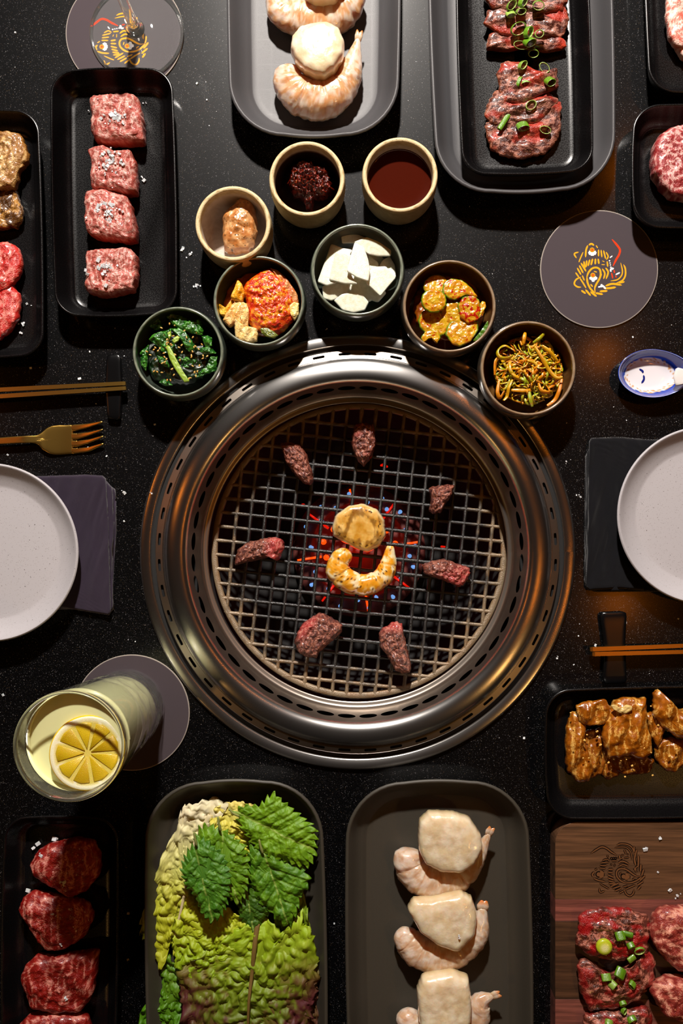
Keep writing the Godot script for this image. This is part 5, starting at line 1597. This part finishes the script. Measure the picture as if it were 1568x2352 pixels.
func pork() -> void:
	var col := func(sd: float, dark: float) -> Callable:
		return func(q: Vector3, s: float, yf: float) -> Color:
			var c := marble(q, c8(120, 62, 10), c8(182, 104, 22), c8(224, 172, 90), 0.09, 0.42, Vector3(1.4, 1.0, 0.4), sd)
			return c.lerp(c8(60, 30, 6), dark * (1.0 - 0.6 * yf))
	var g := "marinated pork slices"
	var L := [
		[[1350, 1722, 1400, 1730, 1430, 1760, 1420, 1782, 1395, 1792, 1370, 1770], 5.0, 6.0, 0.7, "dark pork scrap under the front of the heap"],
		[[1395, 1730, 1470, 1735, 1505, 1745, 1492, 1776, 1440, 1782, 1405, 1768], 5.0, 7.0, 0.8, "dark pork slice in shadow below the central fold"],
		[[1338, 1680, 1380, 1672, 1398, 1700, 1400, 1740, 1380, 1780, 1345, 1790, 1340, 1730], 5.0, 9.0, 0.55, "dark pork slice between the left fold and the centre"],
		[[1310, 1640, 1328, 1634, 1345, 1660, 1338, 1700, 1352, 1730, 1364, 1775, 1352, 1796, 1325, 1798, 1302, 1775, 1297, 1710, 1302, 1665], 6.0, 15.0, 0.15, "tall curling pork slice at the left end of the heap"],
		[[1322, 1622, 1345, 1612, 1388, 1604, 1402, 1622, 1400, 1648, 1385, 1664, 1350, 1668, 1328, 1654], 15.0, 9.0, 0.1, "looped pork slice at the upper left of the heap"],
		[[1380, 1680, 1396, 1640, 1412, 1606, 1440, 1602, 1482, 1602, 1484, 1640, 1492, 1690, 1500, 1730, 1480, 1744, 1440, 1738, 1400, 1738, 1386, 1710], 10.0, 17.0, 0.05, "large smooth folded pork slice in the centre of the heap"],
		[[1480, 1640, 1510, 1630, 1530, 1660, 1520, 1700, 1508, 1720, 1492, 1690], 9.0, 12.0, 0.3, "narrow pork slice right of the central fold"],
		[[1500, 1700, 1540, 1690, 1568, 1700, 1580, 1750, 1550, 1772, 1524, 1768, 1505, 1745], 7.0, 11.0, 0.3, "peppery pork slice at the lower right of the heap"],
		[[1498, 1640, 1500, 1592, 1508, 1582, 1520, 1590, 1528, 1618, 1552, 1632, 1600, 1624, 1640, 1640, 1640, 1700, 1590, 1706, 1545, 1690, 1520, 1668], 12.0, 17.0, 0.05, "pork slice with an upright pointed tip at the right edge"]]
	for k in L.size():
		var q: Array = L[k]
		var sd := k * 6.7
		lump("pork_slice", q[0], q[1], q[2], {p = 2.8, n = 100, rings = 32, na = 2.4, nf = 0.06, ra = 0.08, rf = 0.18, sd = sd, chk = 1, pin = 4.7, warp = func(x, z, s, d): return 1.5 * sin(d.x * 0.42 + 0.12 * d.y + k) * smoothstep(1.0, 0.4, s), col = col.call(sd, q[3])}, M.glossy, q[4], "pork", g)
	var bits := MB.new()
	var c := P(1440, 1690, 20)
	for k in 46:
		var p := P(rng.randf_range(1305, 1565), rng.randf_range(1620, 1785), rng.randf_range(18, 26))
		var s := rng.randf_range(0.6, 1.4) * 0.001
		tube(bits, PackedVector3Array([p - c, p + Vector3(s, 0.0003, s * rng.randf_range(-1, 1)) - c]), PackedFloat32Array([s * 0.7, s * 0.6]), 6, 0.7, PackedColorArray([c8(226, 178, 90)]))
	solo("minced_garlic", bits.commit(), M.seed, c, "pale minced garlic bits sprinkled over the marinated pork", "garlic", "", "stuff")
	lump("garlic_shred", [1402, 1620, 1412, 1618, 1424, 1628, 1438, 1618, 1452, 1622, 1452, 1632, 1436, 1640, 1422, 1638, 1408, 1630], 26.0, 3.0, {p = 2.5, c = c8(220, 186, 118), n = 40, na = 0.8, nf = 0.3}, M.pickle, "pale bent garlic shred on top of the central pork fold", "garlic")

# ---------------------------------------------------------------- what is in the bowls
func bowl_food() -> void:
	# sauce, paste and the peppered chunk
	var m := MB.new()
	var at := P(918, 412, 24)
	lathe(m, fine([Vector2(0, -18), Vector2(18, -18), Vector2(23.5, -12), Vector2(24.2, 0.4), Vector2(23.8, 0.1), Vector2(0, 0)], 3), 64)
	var q0 := P(918.5, 401, 36)
	solo("dipping_sauce", m.commit(), M.sauce, Vector3(q0.x, 0.0235, q0.z), "reddish brown clear dipping sauce filling the right beige cup", "sauce")
	var pst = func(q: Vector3, s: float, yf: float) -> Color:
		var v := nF.get_noise_3d(q.x * 0.35, q.y * 0.35, q.z * 0.35)
		var c := c8(52, 14, 8).lerp(c8(126, 34, 14), smoothstep(-0.2, 0.4, v))
		return c.lerp(c8(190, 108, 44), smoothstep(0.35, 0.6, nF.get_noise_3d(q.x * 0.6, 8.0, q.z * 0.6)))
	lump("chili_paste", [660, 400, 668, 380, 690, 364, 710, 366, 728, 378, 752, 384, 756, 400, 764, 430, 752, 446, 742, 446, 720, 452, 716, 474, 702, 474, 696, 452, 676, 442, 662, 424], 3.2, 24.0, {p = 2.4, n = 120, rings = 44, na = 5.5, nf = 0.22, ra = 0.05, rf = 0.4, chk = 1, col = pst, at = 0.8}, M.wet, "dark red chunky chili paste in the middle beige cup", "chili paste")
	lump("peppered_chunk", [548, 452, 556, 444, 568, 450, 580, 462, 588, 490, 590, 530, 582, 560, 566, 576, 540, 580, 514, 576, 510, 548, 512, 520, 508, 494, 520, 480, 536, 466], 3.2, 23.0, {p = 2.4, n = 110, rings = 40, na = 2.2, nf = 0.08, ra = 0.06, sd = 4.0, at = 0.7, col = func(q: Vector3, s: float, yf: float) -> Color:
		var v := nF.get_noise_3d(q.x * 0.15, q.y * 0.15, q.z * 0.15)
		var c := c8(214, 164, 112).lerp(c8(170, 104, 52), clampf(0.5 + 1.2 * v, 0.0, 1.0))
		return c.lerp(c8(28, 18, 10), smoothstep(0.42, 0.55, nF.get_noise_3d(q.x * 0.55, 3.0, q.z * 0.55)))}, M.glossy, "glossy tan peppered chunk in the leftmost beige cup", "condiment")
	# pickled radish
	var rad := [[ell(820, 630, 76, 72), 9.0, "radish slice, the broad round one lying at the bottom of the bowl"], [[803, 654, 873, 651, 887, 675, 868, 696, 814, 675], 11.0, "radish slice flat at the bottom right of the green bowl"], [[739, 659, 771, 651, 803, 654, 798, 675, 761, 691, 742, 686], 15.0, "radish slice at the lower left of the bowl, under the pile"], [[846, 584, 868, 603, 872, 622, 846, 622], 16.0, "small radish piece in the notch behind the front slices"], [[868, 611, 880, 595, 895, 588, 907, 610, 909, 640, 890, 632], 15.0, "radish slice standing at the right inside the bowl"], [[782, 541, 800, 535, 820, 538, 841, 546, 820, 558, 785, 560], 17.0, "radish slice at the top of the bowl, behind the others"], [[766, 690, 784, 676, 809, 671, 832, 676, 847, 694, 838, 712, 812, 718, 786, 712], 18.0, "oval radish slice at the bottom front of the bowl"], [[728, 648, 745, 600, 760, 557, 785, 568, 810, 574, 790, 615, 772, 652, 750, 658], 21.0, "long radish slice at the left of the pile"], [[846, 622, 864, 612, 886, 610, 910, 636, 890, 660, 873, 682, 855, 665, 840, 652], 22.0, "fan-shaped radish slice at the right front"], [[812, 556, 841, 545, 870, 556, 899, 575, 897, 588, 870, 588, 846, 584, 826, 570], 24.0, "half-moon radish slice with ribs at the upper right"], [[755, 642, 762, 610, 771, 578, 790, 580, 806, 586, 800, 610, 810, 640, 822, 654, 790, 652], 25.0, "squarish radish slice in the left centre of the pile"], [[796, 626, 804, 590, 814, 554, 836, 566, 846, 596, 850, 620, 846, 648, 820, 640], 28.0, "topmost quarter radish slice in the middle of the pile"]]
	for k in rad.size():
		var q: Array = rad[k]
		var sd := k * 3.3
		var tx := 0.14 * sin(k * 2.1)
		var tz := 0.12 * cos(k * 1.7)
		lump("radish_slice", q[0], q[1] - 2.0, 2.4, {p = 7.0, n = 72, rings = 16, chk = 1, sd = sd, warp = func(x, z, s, d): return tx * d.x + tz * d.y, col = func(w: Vector3, s: float, yf: float) -> Color:
			var v := nF.get_noise_3d(w.x * 0.3 + sd, 0.0, w.z * 0.3)
			return c8(236, 232, 214).lerp(c8(218, 212, 186), clampf(0.5 + v, 0.0, 1.0)).lerp(c8(240, 236, 224), smoothstep(0.9, 1.0, s))}, M.pickle, ("pale pickled " if k == 0 else "white pickled ") + q[2], "radish", "pickled radish slices")
	# kimchi
	var chili := func(sd: float, base: Color, light: Color, heat: float) -> Callable:
		return func(w: Vector3, s: float, yf: float) -> Color:
			var v := nF.get_noise_3d(w.x * 0.14 + sd, w.y * 0.1, w.z * 0.14)
			var c := base.lerp(light, clampf(0.5 + 1.2 * v, 0.0, 1.0))
			var r := smoothstep(0.2, 0.42, nF.get_noise_3d(w.x * 0.36 + sd, 5.0, w.z * 0.36) + heat * 0.2)
			return c.lerp(c8(170, 22, 8), r * heat)
	var km := [[ell(592, 700, 80, 76), 7.0, 9.0, c8(140, 60, 18), c8(190, 104, 34), 0.4, "layer of red stained cabbage at the bottom of the kimchi bowl"], [[619, 615, 640, 622, 662, 642, 684, 676, 686, 696, 672, 700, 655, 660, 630, 630], 18.0, 8.0, c8(190, 110, 60), c8(222, 160, 100), 0.35, "pale cabbage stem curving along the upper right of the kimchi"], [[499, 698, 505, 700, 512, 714, 526, 700, 535, 688, 540, 702, 520, 730, 505, 724], 16.0, 8.0, c8(216, 150, 30), c8(236, 190, 70), 0.05, "yellow curled cabbage piece at the left inside the kimchi bowl"], [[529, 684, 538, 662, 546, 643, 556, 652, 563, 676, 556, 692, 540, 694], 20.0, 9.0, c8(220, 140, 24), c8(240, 190, 70), 0.1, "ruffled yellow cabbage leaf tip at the upper left of the kimchi"], [[511, 736, 522, 716, 536, 696, 552, 688, 568, 698, 568, 722, 562, 748, 540, 746, 526, 754], 18.0, 9.0, c8(216, 160, 80), c8(238, 200, 130), 0.25, "pale yellow cabbage leaf left of the orange kimchi head"], [[551, 700, 566, 698, 572, 712, 570, 750, 558, 752, 550, 728], 24.0, 5.0, c8(224, 168, 96), c8(240, 200, 130), 0.2, "upright cabbage rib beside the orange kimchi head"], [[538, 731, 548, 740, 562, 748, 592, 755, 591, 784, 566, 790, 540, 779], 19.0, 10.0, c8(226, 186, 110), c8(242, 214, 150), 0.08, "broad creamy cabbage rib at the bottom of the kimchi bowl"], [[663, 700, 675, 694, 687, 696, 686, 724, 676, 738, 666, 722], 21.0, 6.0, c8(234, 200, 110), c8(244, 222, 160), 0.1, "pale cabbage tip at the right inside the kimchi bowl"]]
	for k in km.size():
		var q: Array = km[k]
		lump("cabbage_piece", q[0], q[1], q[2], {p = 3.0, n = 64, rings = 22, na = 0.9, nf = 0.16, ra = 0.06, rf = 0.3, chk = 1, sd = k * 5.1, warp = func(x, z, s, d): return 0.8 * sin(d.x * 0.9 + d.y * 0.4) * smoothstep(1.0, 0.5, s), col = chili.call(k * 4.0, q[3], q[4], q[5])}, M.wet, q[6], "kimchi", "kimchi cabbage pieces")
	m = MB.new()
	var kc := P(616, 692, 16)
	blob(m, [558, 660, 572, 642, 597, 624, 619, 616, 645, 632, 666, 660, 678, 692, 674, 736, 650, 762, 625, 772, 594, 762, 570, 744, 566, 700], 10.0, 19.0, {p = 2.6, n = 120, rings = 56, na = 1.6, nf = 0.16, ra = 0.02, chk = 1, warp = func(x, z, s, d): return 0.45 * absf(sin((atan2(d.y + 12.0, d.x + 22.0) * 9.0) + 0.25 * d.x)) * smoothstep(1.0, 0.6, s), col = func(w: Vector3, s: float, yf: float) -> Color:
		var d := Vector2(w.x, w.z) - Vector2(-70.0, -196.0)
		var st := absf(sin(atan2(d.y + 12.0, d.x + 22.0) * 9.0 + 0.25 * d.x))
		var c := c8(196, 70, 10).lerp(c8(238, 146, 34), smoothstep(0.25, 0.9, st))
		var v := smoothstep(0.0, 0.35, nF.get_noise_3d(w.x * 0.3, 5.0, w.z * 0.3) + 0.12)
		return c.lerp(c8(176, 26, 8), v * 0.8)}, kc)
	solo("kimchi_head", m.commit(), M.wet, kc, "orange red layered napa cabbage kimchi head in the left green bowl", "kimchi")
	lump("scallion_leaf", [596, 754, 610, 752, 624, 758, 640, 770, 630, 778, 612, 774, 600, 766], 27.0, 3.0, {p = 3.0, n = 48, rings = 14, na = 0.8, nf = 0.3, col = func(w: Vector3, s: float, yf: float) -> Color: return c8(70, 82, 26).lerp(c8(128, 130, 44), 0.5 + nF.get_noise_3d(w.x * 0.4, 0, w.z * 0.4))}, M.leaf_wet, "dark green scallion leaf on the kimchi's lower edge", "scallion")
	# spinach
	var sp := thing("seasoned_spinach", "mound of glossy dark green blanched spinach in the lowest left bowl", "spinach", P(408, 812, 12))
	var so := sp.position
	var leaves := [[[330, 800, 350, 760, 400, 745, 450, 760, 486, 800, 484, 850, 450, 878, 400, 884, 352, 870, 334, 838], 8.0, 12.0], [[335, 743, 348, 730, 364, 724, 373, 751, 358, 758, 345, 752], 22.0, 1.6], [[380, 724, 394, 719, 408, 721, 440, 734, 462, 746, 468, 770, 440, 766, 416, 756, 396, 748], 25.0, 2.0], [[391, 754, 410, 752, 424, 760, 440, 782, 452, 800, 434, 808, 424, 798, 412, 776], 26.0, 2.0], [[340, 780, 348, 768, 364, 762, 395, 751, 390, 770, 364, 796], 25.0, 2.0], [[450, 802, 466, 796, 484, 796, 498, 812, 470, 814], 25.0, 1.6], [[485, 815, 499, 818, 496, 850, 472, 860, 450, 869, 447, 860, 470, 850, 484, 838], 23.0, 1.6], [[320, 812, 328, 800, 341, 790, 338, 830, 334, 852, 322, 838], 22.0, 1.8], [[359, 815, 372, 818, 384, 828, 389, 844, 378, 842, 364, 832], 24.0, 1.6], [[362, 878, 372, 868, 384, 872, 396, 884, 378, 886], 20.0, 1.5], [[461, 770, 474, 768, 487, 774, 487, 796, 470, 796], 25.0, 1.8], [[445, 745, 449, 732, 455, 724, 462, 740, 467, 757, 460, 768], 25.0, 1.6], [[360, 790, 376, 778, 396, 782, 404, 800, 388, 812, 368, 806], 24.0, 1.8], [[404, 820, 428, 812, 452, 822, 446, 842, 420, 846], 19.0, 1.8]]
	for k in leaves.size():
		var q: Array = leaves[k]
		var sd := 20.0 + k * 3.7
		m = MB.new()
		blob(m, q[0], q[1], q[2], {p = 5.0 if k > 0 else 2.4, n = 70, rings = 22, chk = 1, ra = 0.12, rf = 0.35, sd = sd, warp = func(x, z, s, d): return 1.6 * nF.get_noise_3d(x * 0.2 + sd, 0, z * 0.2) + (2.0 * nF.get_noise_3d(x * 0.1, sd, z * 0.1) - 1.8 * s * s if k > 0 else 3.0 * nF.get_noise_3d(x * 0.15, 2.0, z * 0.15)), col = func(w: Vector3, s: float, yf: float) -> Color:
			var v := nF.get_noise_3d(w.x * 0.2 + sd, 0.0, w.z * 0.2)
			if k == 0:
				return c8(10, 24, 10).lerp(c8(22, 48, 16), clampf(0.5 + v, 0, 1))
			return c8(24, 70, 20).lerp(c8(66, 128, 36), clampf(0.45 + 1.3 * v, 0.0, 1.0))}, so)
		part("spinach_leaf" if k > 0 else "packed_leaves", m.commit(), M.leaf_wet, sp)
	for q in [[[380, 794, 388, 792, 396, 806, 408, 830, 420, 852, 436, 876, 424, 880, 414, 866, 400, 846, 388, 822], 26.0], [[394, 782, 404, 772, 414, 774, 410, 784, 400, 790], 27.0], [[384, 764, 392, 760, 394, 772, 388, 782], 27.0]]:
		m = MB.new()
		blob(m, q[0], q[1], 3.0, {p = 2.4, n = 48, rings = 14, na = 0.6, nf = 0.3, col = func(w: Vector3, s: float, yf: float) -> Color: return c8(112, 146, 34).lerp(c8(150, 178, 66), yf)}, so)
		part("spinach_stem", m.commit(), M.leaf_wet, sp)
	m = MB.new()
	for k in 84:
		var a := rng.randf() * TAU
		var r := sqrt(rng.randf()) * 72.0
		var p := P(408 + r * cos(a), 806 + r * sin(a), 27.5 - 4.0 * pow(r / 72.0, 2.0) + rng.randf_range(-0.8, 1.2))
		var d := Vector3(rng.randf_range(-1, 1), rng.randf_range(-0.3, 0.3), rng.randf_range(-1, 1)).normalized() * 0.0011
		tube(m, PackedVector3Array([p - d - so, p - so, p + d * 0.9 - so]), PackedFloat32Array([0.0003, 0.0007, 0.0004]), 6, 0.7, PackedColorArray([c8(212, 176, 104).lerp(c8(180, 130, 50), rng.randf())]))
	solo("sesame_seeds", m.commit(), M.seed, so, "toasted sesame seeds sprinkled over the spinach", "sesame", "", "stuff")
	# cucumber
	var liquor := MB.new()
	lathe(liquor, [Vector2(0, 0), Vector2(31, 0), Vector2(33, 3), Vector2(0, 3)], 48)
	var lq := P(1032, 703, 33)
	var cu := [[ell(1032, 706, 84, 80), 6.0, 11.0, 0.0, "seasoned cucumber slices packed at the bottom of the brown bowl"], [ell(996, 742, 38, 30, 14, 0.5), 19.0, 4.0, 0.15, "cucumber slice bent at the lower left of the bowl"], [[965, 778, 975, 762, 1005, 758, 1012, 775, 1004, 790, 996, 776, 980, 780, 972, 788], 20.0, 4.0, 0.2, "notched cucumber piece at the bottom left of the bowl"], [ell(1000, 655, 30, 24, 14, -0.4), 21.0, 3.5, 0.3, "cucumber slice behind the round green-rimmed slice"], [ell(1042, 722, 32, 28, 14, 0.3), 21.5, 3.5, 0.1, "cucumber slice with a dark red spot in the middle of the bowl"], [[1025, 752, 1032, 740, 1060, 735, 1098, 738, 1098, 760, 1080, 785, 1056, 797, 1038, 790, 1022, 770], 21.0, 4.5, 0.1, "wide cucumber slice at the lower right of the bowl"], [[1014, 672, 1018, 650, 1035, 640, 1060, 643, 1082, 660, 1098, 682, 1070, 678, 1045, 690, 1028, 688], 24.0, 4.0, 0.35, "large cucumber slice with red flecks at the top of the bowl"], [[1050, 700, 1062, 684, 1085, 680, 1100, 690, 1104, 712, 1098, 735, 1075, 742, 1056, 728], 24.5, 4.0, 0.75, "cucumber slice covered in chili at the right of the bowl"], [[1100, 702, 1106, 692, 1114, 693, 1116, 705, 1106, 722, 1098, 735, 1096, 718], 24.0, 3.5, 0.2, "narrow cucumber stick along the right wall of the bowl"], [ell(996, 691, 30, 28), 26.5, 4.5, 0.12, "round cucumber slice with a bright green rim, topmost"], [[1084, 784, 1098, 770, 1112, 748, 1120, 736, 1122, 750, 1112, 768, 1094, 786], 21.0, 3.0, 0.1, "green cucumber skin strip along the lower right wall"]]
	for k in cu.size():
		var q: Array = cu[k]
		var sd := 50.0 + k * 4.3
		var heat: float = q[3]
		lump("cucumber_slice", q[0], q[1] - (0.0 if k == 0 else 1.0), q[2], {p = 5.0 if k > 0 else 2.4, n = 72, rings = 24, chk = 1, na = 0.7 if k > 0 else 3.0, nf = 0.2, ra = 0.04, sd = sd, warp = func(x, z, s, d): return 0.10 * sin(k * 1.9) * d.x + 0.10 * cos(k * 2.3) * d.y, col = func(w: Vector3, s: float, yf: float) -> Color:
			var v := nF.get_noise_3d(w.x * 0.2 + sd, 0.0, w.z * 0.2)
			var c := c8(206, 160, 34).lerp(c8(178, 110, 16), clampf(0.5 + 1.2 * v, 0.0, 1.0))
			if k == 0:
				return c8(160, 96, 18).lerp(c8(104, 44, 8), clampf(0.5 + 1.5 * v, 0.0, 1.0))
			c = c.lerp(c8(206, 176, 60), smoothstep(0.5, 0.1, s) * 0.5)
			if k == 10:
				c = c8(74, 112, 34)
			var rim := smoothstep(0.88, 0.95, s) * smoothstep(-0.35, 0.0, nA.get_noise_3d(w.x * 0.05 + sd, 1.0, w.z * 0.05) + 0.15)
			c = c.lerp(c8(92, 124, 26), rim)
			return c.lerp(c8(168, 26, 6), smoothstep(0.5 - heat * 0.6, 0.62 - heat * 0.6, nF.get_noise_3d(w.x * 0.28 + sd, 9.0, w.z * 0.28)))}, M.pickle, ("yellow " if k == 5 else "") + q[4], "cucumber", "spicy cucumber slices")
	solo("pickling_liquid", liquor.commit(), M.sauce, Vector3(lq.x, 0.0075, lq.z), "dark reddish pickling liquid pooled in the cucumber bowl", "sauce")
	# scallion salad
	var so2 := P(1213, 852, 12)
	var sal := thing("scallion_salad", "tangled salad of shredded scallions in chili dressing, brown bowl", "scallion", so2)
	m = MB.new()
	blob(m, ell(1212, 850, 80, 78), 6.0, 12.0, {p = 2.2, n = 60, rings = 20, na = 4.0, nf = 0.2, col = func(w: Vector3, s: float, yf: float) -> Color: return c8(58, 26, 8).lerp(c8(110, 60, 12), clampf(0.5 + 1.4 * nF.get_noise_3d(w.x * 0.3, 0, w.z * 0.3), 0, 1))}, so2)
	part("dressed_core", m.commit(), M.wet, sal)
	var named := [[[1172, 800, 1160, 794, 1146, 800, 1142, 812, 1150, 822, 1166, 822, 1178, 816], 25.0, 0.3], [[1228, 796, 1244, 822, 1260, 850, 1278, 868, 1292, 866], 26.0, 0.6], [[1244, 794, 1262, 808, 1280, 830], 25.0, 0.6], [[1214, 894, 1217, 915, 1222, 934], 22.0, 0.1], [[1174, 896, 1200, 897, 1220, 896], 23.0, 0.7], [[1176, 872, 1168, 890, 1164, 910, 1156, 920], 23.0, 0.5], [[1136, 862, 1138, 830, 1152, 818], 22.0, 0.8], [[1170, 836, 1172, 852, 1186, 868, 1206, 876], 25.0, 0.45], [[1224, 788, 1238, 778, 1250, 766], 28.0, 0.15], [[1202, 790, 1204, 774, 1206, 764], 28.0, 0.7], [[1236, 880, 1244, 898, 1262, 900, 1254, 884], 24.0, 0.8], [[1290, 870, 1284, 896, 1274, 918, 1256, 932], 22.0, 0.9], [[1146, 874, 1142, 900, 1148, 914, 1158, 898], 22.0, 0.85]]
	for k in 120:
		var pp := PackedVector3Array()
		var g := rng.randf()
		var w := rng.randf_range(0.0006, 0.0014)
		if k < named.size():
			var p2 := pl(named[k][0])
			for i in p2.size():
				pp.append(P(p2[i].x, p2[i].y, named[k][1] + 1.2 * sin(i * 2.0)) - so2)
			g = named[k][2]
			w = 0.0016
		else:
			var a := rng.randf() * TAU
			var r := sqrt(rng.randf()) * 62.0
			var c := Vector2(1212 + r * cos(a), 852 + r * sin(a))
			var dirn := rng.randf() * TAU
			var bend := rng.randf_range(-1.6, 1.6)
			for i in 8:
				var step := rng.randf_range(9, 16)
				var rel := c - Vector2(1213, 850)
				if rel.length() > 78.0:
					c = Vector2(1213, 850) + rel.normalized() * 77.0
					dirn += 1.2
				pp.append(P(c.x, c.y, clampf(25.0 - pow(rel.length() / 30.0, 2.0) + rng.randf_range(-4.0, 2.5), 9.0, 29.0)) - so2)
				c += Vector2(cos(dirn), sin(dirn)) * step
				dirn += bend * 0.5
		var s := spline(pp, 22)
		var rad2 := PackedFloat32Array()
		var cols := PackedColorArray()
		var col := c8(134, 156, 26).lerp(c8(222, 150, 18), minf(1.0, g * 1.4)).lerp(c8(190, 84, 8), maxf(0.0, g - 0.65) * 1.6)
		for j in 22:
			rad2.append(w * (0.6 + 0.4 * sin(PI * j / 21.0)))
			cols.append(col.lerp(c8(196, 96, 12), clampf(nF.get_noise_3d(j * 0.3, k * 4.0, 0.0) * 0.8, 0.0, 0.6)))
		m = MB.new()
		tube(m, s, rad2, 8, 0.42, cols, rng.randf() * 0.8)
		part("scallion_strand", m.commit(), M.leaf_wet, sal)

func crumbs() -> void:
	var sp := []
	var taken := [Rect2(100, 140, 320, 600), Rect2(-10, 240, 125, 590), Rect2(505, -10, 430, 345), Rect2(965, -10, 460, 475), Rect2(1405, -10, 170, 560), Rect2(1235, 1560, 340, 800), Rect2(-10, 1850, 300, 510), Rect2(315, 1770, 450, 590), Rect2(775, 1770, 465, 590), Rect2(-10, 1050, 290, 440), Rect2(1325, 980, 250, 420), Rect2(1230, 475, 290, 290), Rect2(10, 1490, 440, 380), Rect2(430, 300, 600, 320), Rect2(290, 500, 1050, 460), Rect2(140, -10, 300, 200), Rect2(1400, 780, 170, 150)]
	var put := 0
	while put < 60:
		var q := Vector2(rng.randf_range(0, 1568), rng.randf_range(0, 2352))
		var free := q.distance_to(Vector2(820, 1268)) > 515.0
		for b in taken:
			if b.has_point(q):
				free = false
		if free:
			put += 1
			sp.append([q.x, q.y, 1.0, 0.1, 1])
	for q in [[286, 1132, 14, 0.2, 5], [346, 1131, 4, 4.0, 2], [438, 585, 14, 0.2, 7], [450, 660, 16, 0.2, 8], [500, 830, 6, 0.2, 1], [750, 757, 5, 0.2, 2], [963, 602, 8, 0.2, 5], [1300, 1060, 14, 0.2, 6], [1330, 1140, 10, 0.2, 4], [590, 520, 10, 0.2, 1], [420, 570, 8, 0.2, 4], [1130, 630, 4, 0.2, 1], [1420, 700, 5, 0.2, 1], [1280, 1510, 10, 0.2, 3]]:
		sp.append(q)
	salt("salt crumbs scattered over the black stone table", sp, 1.15)
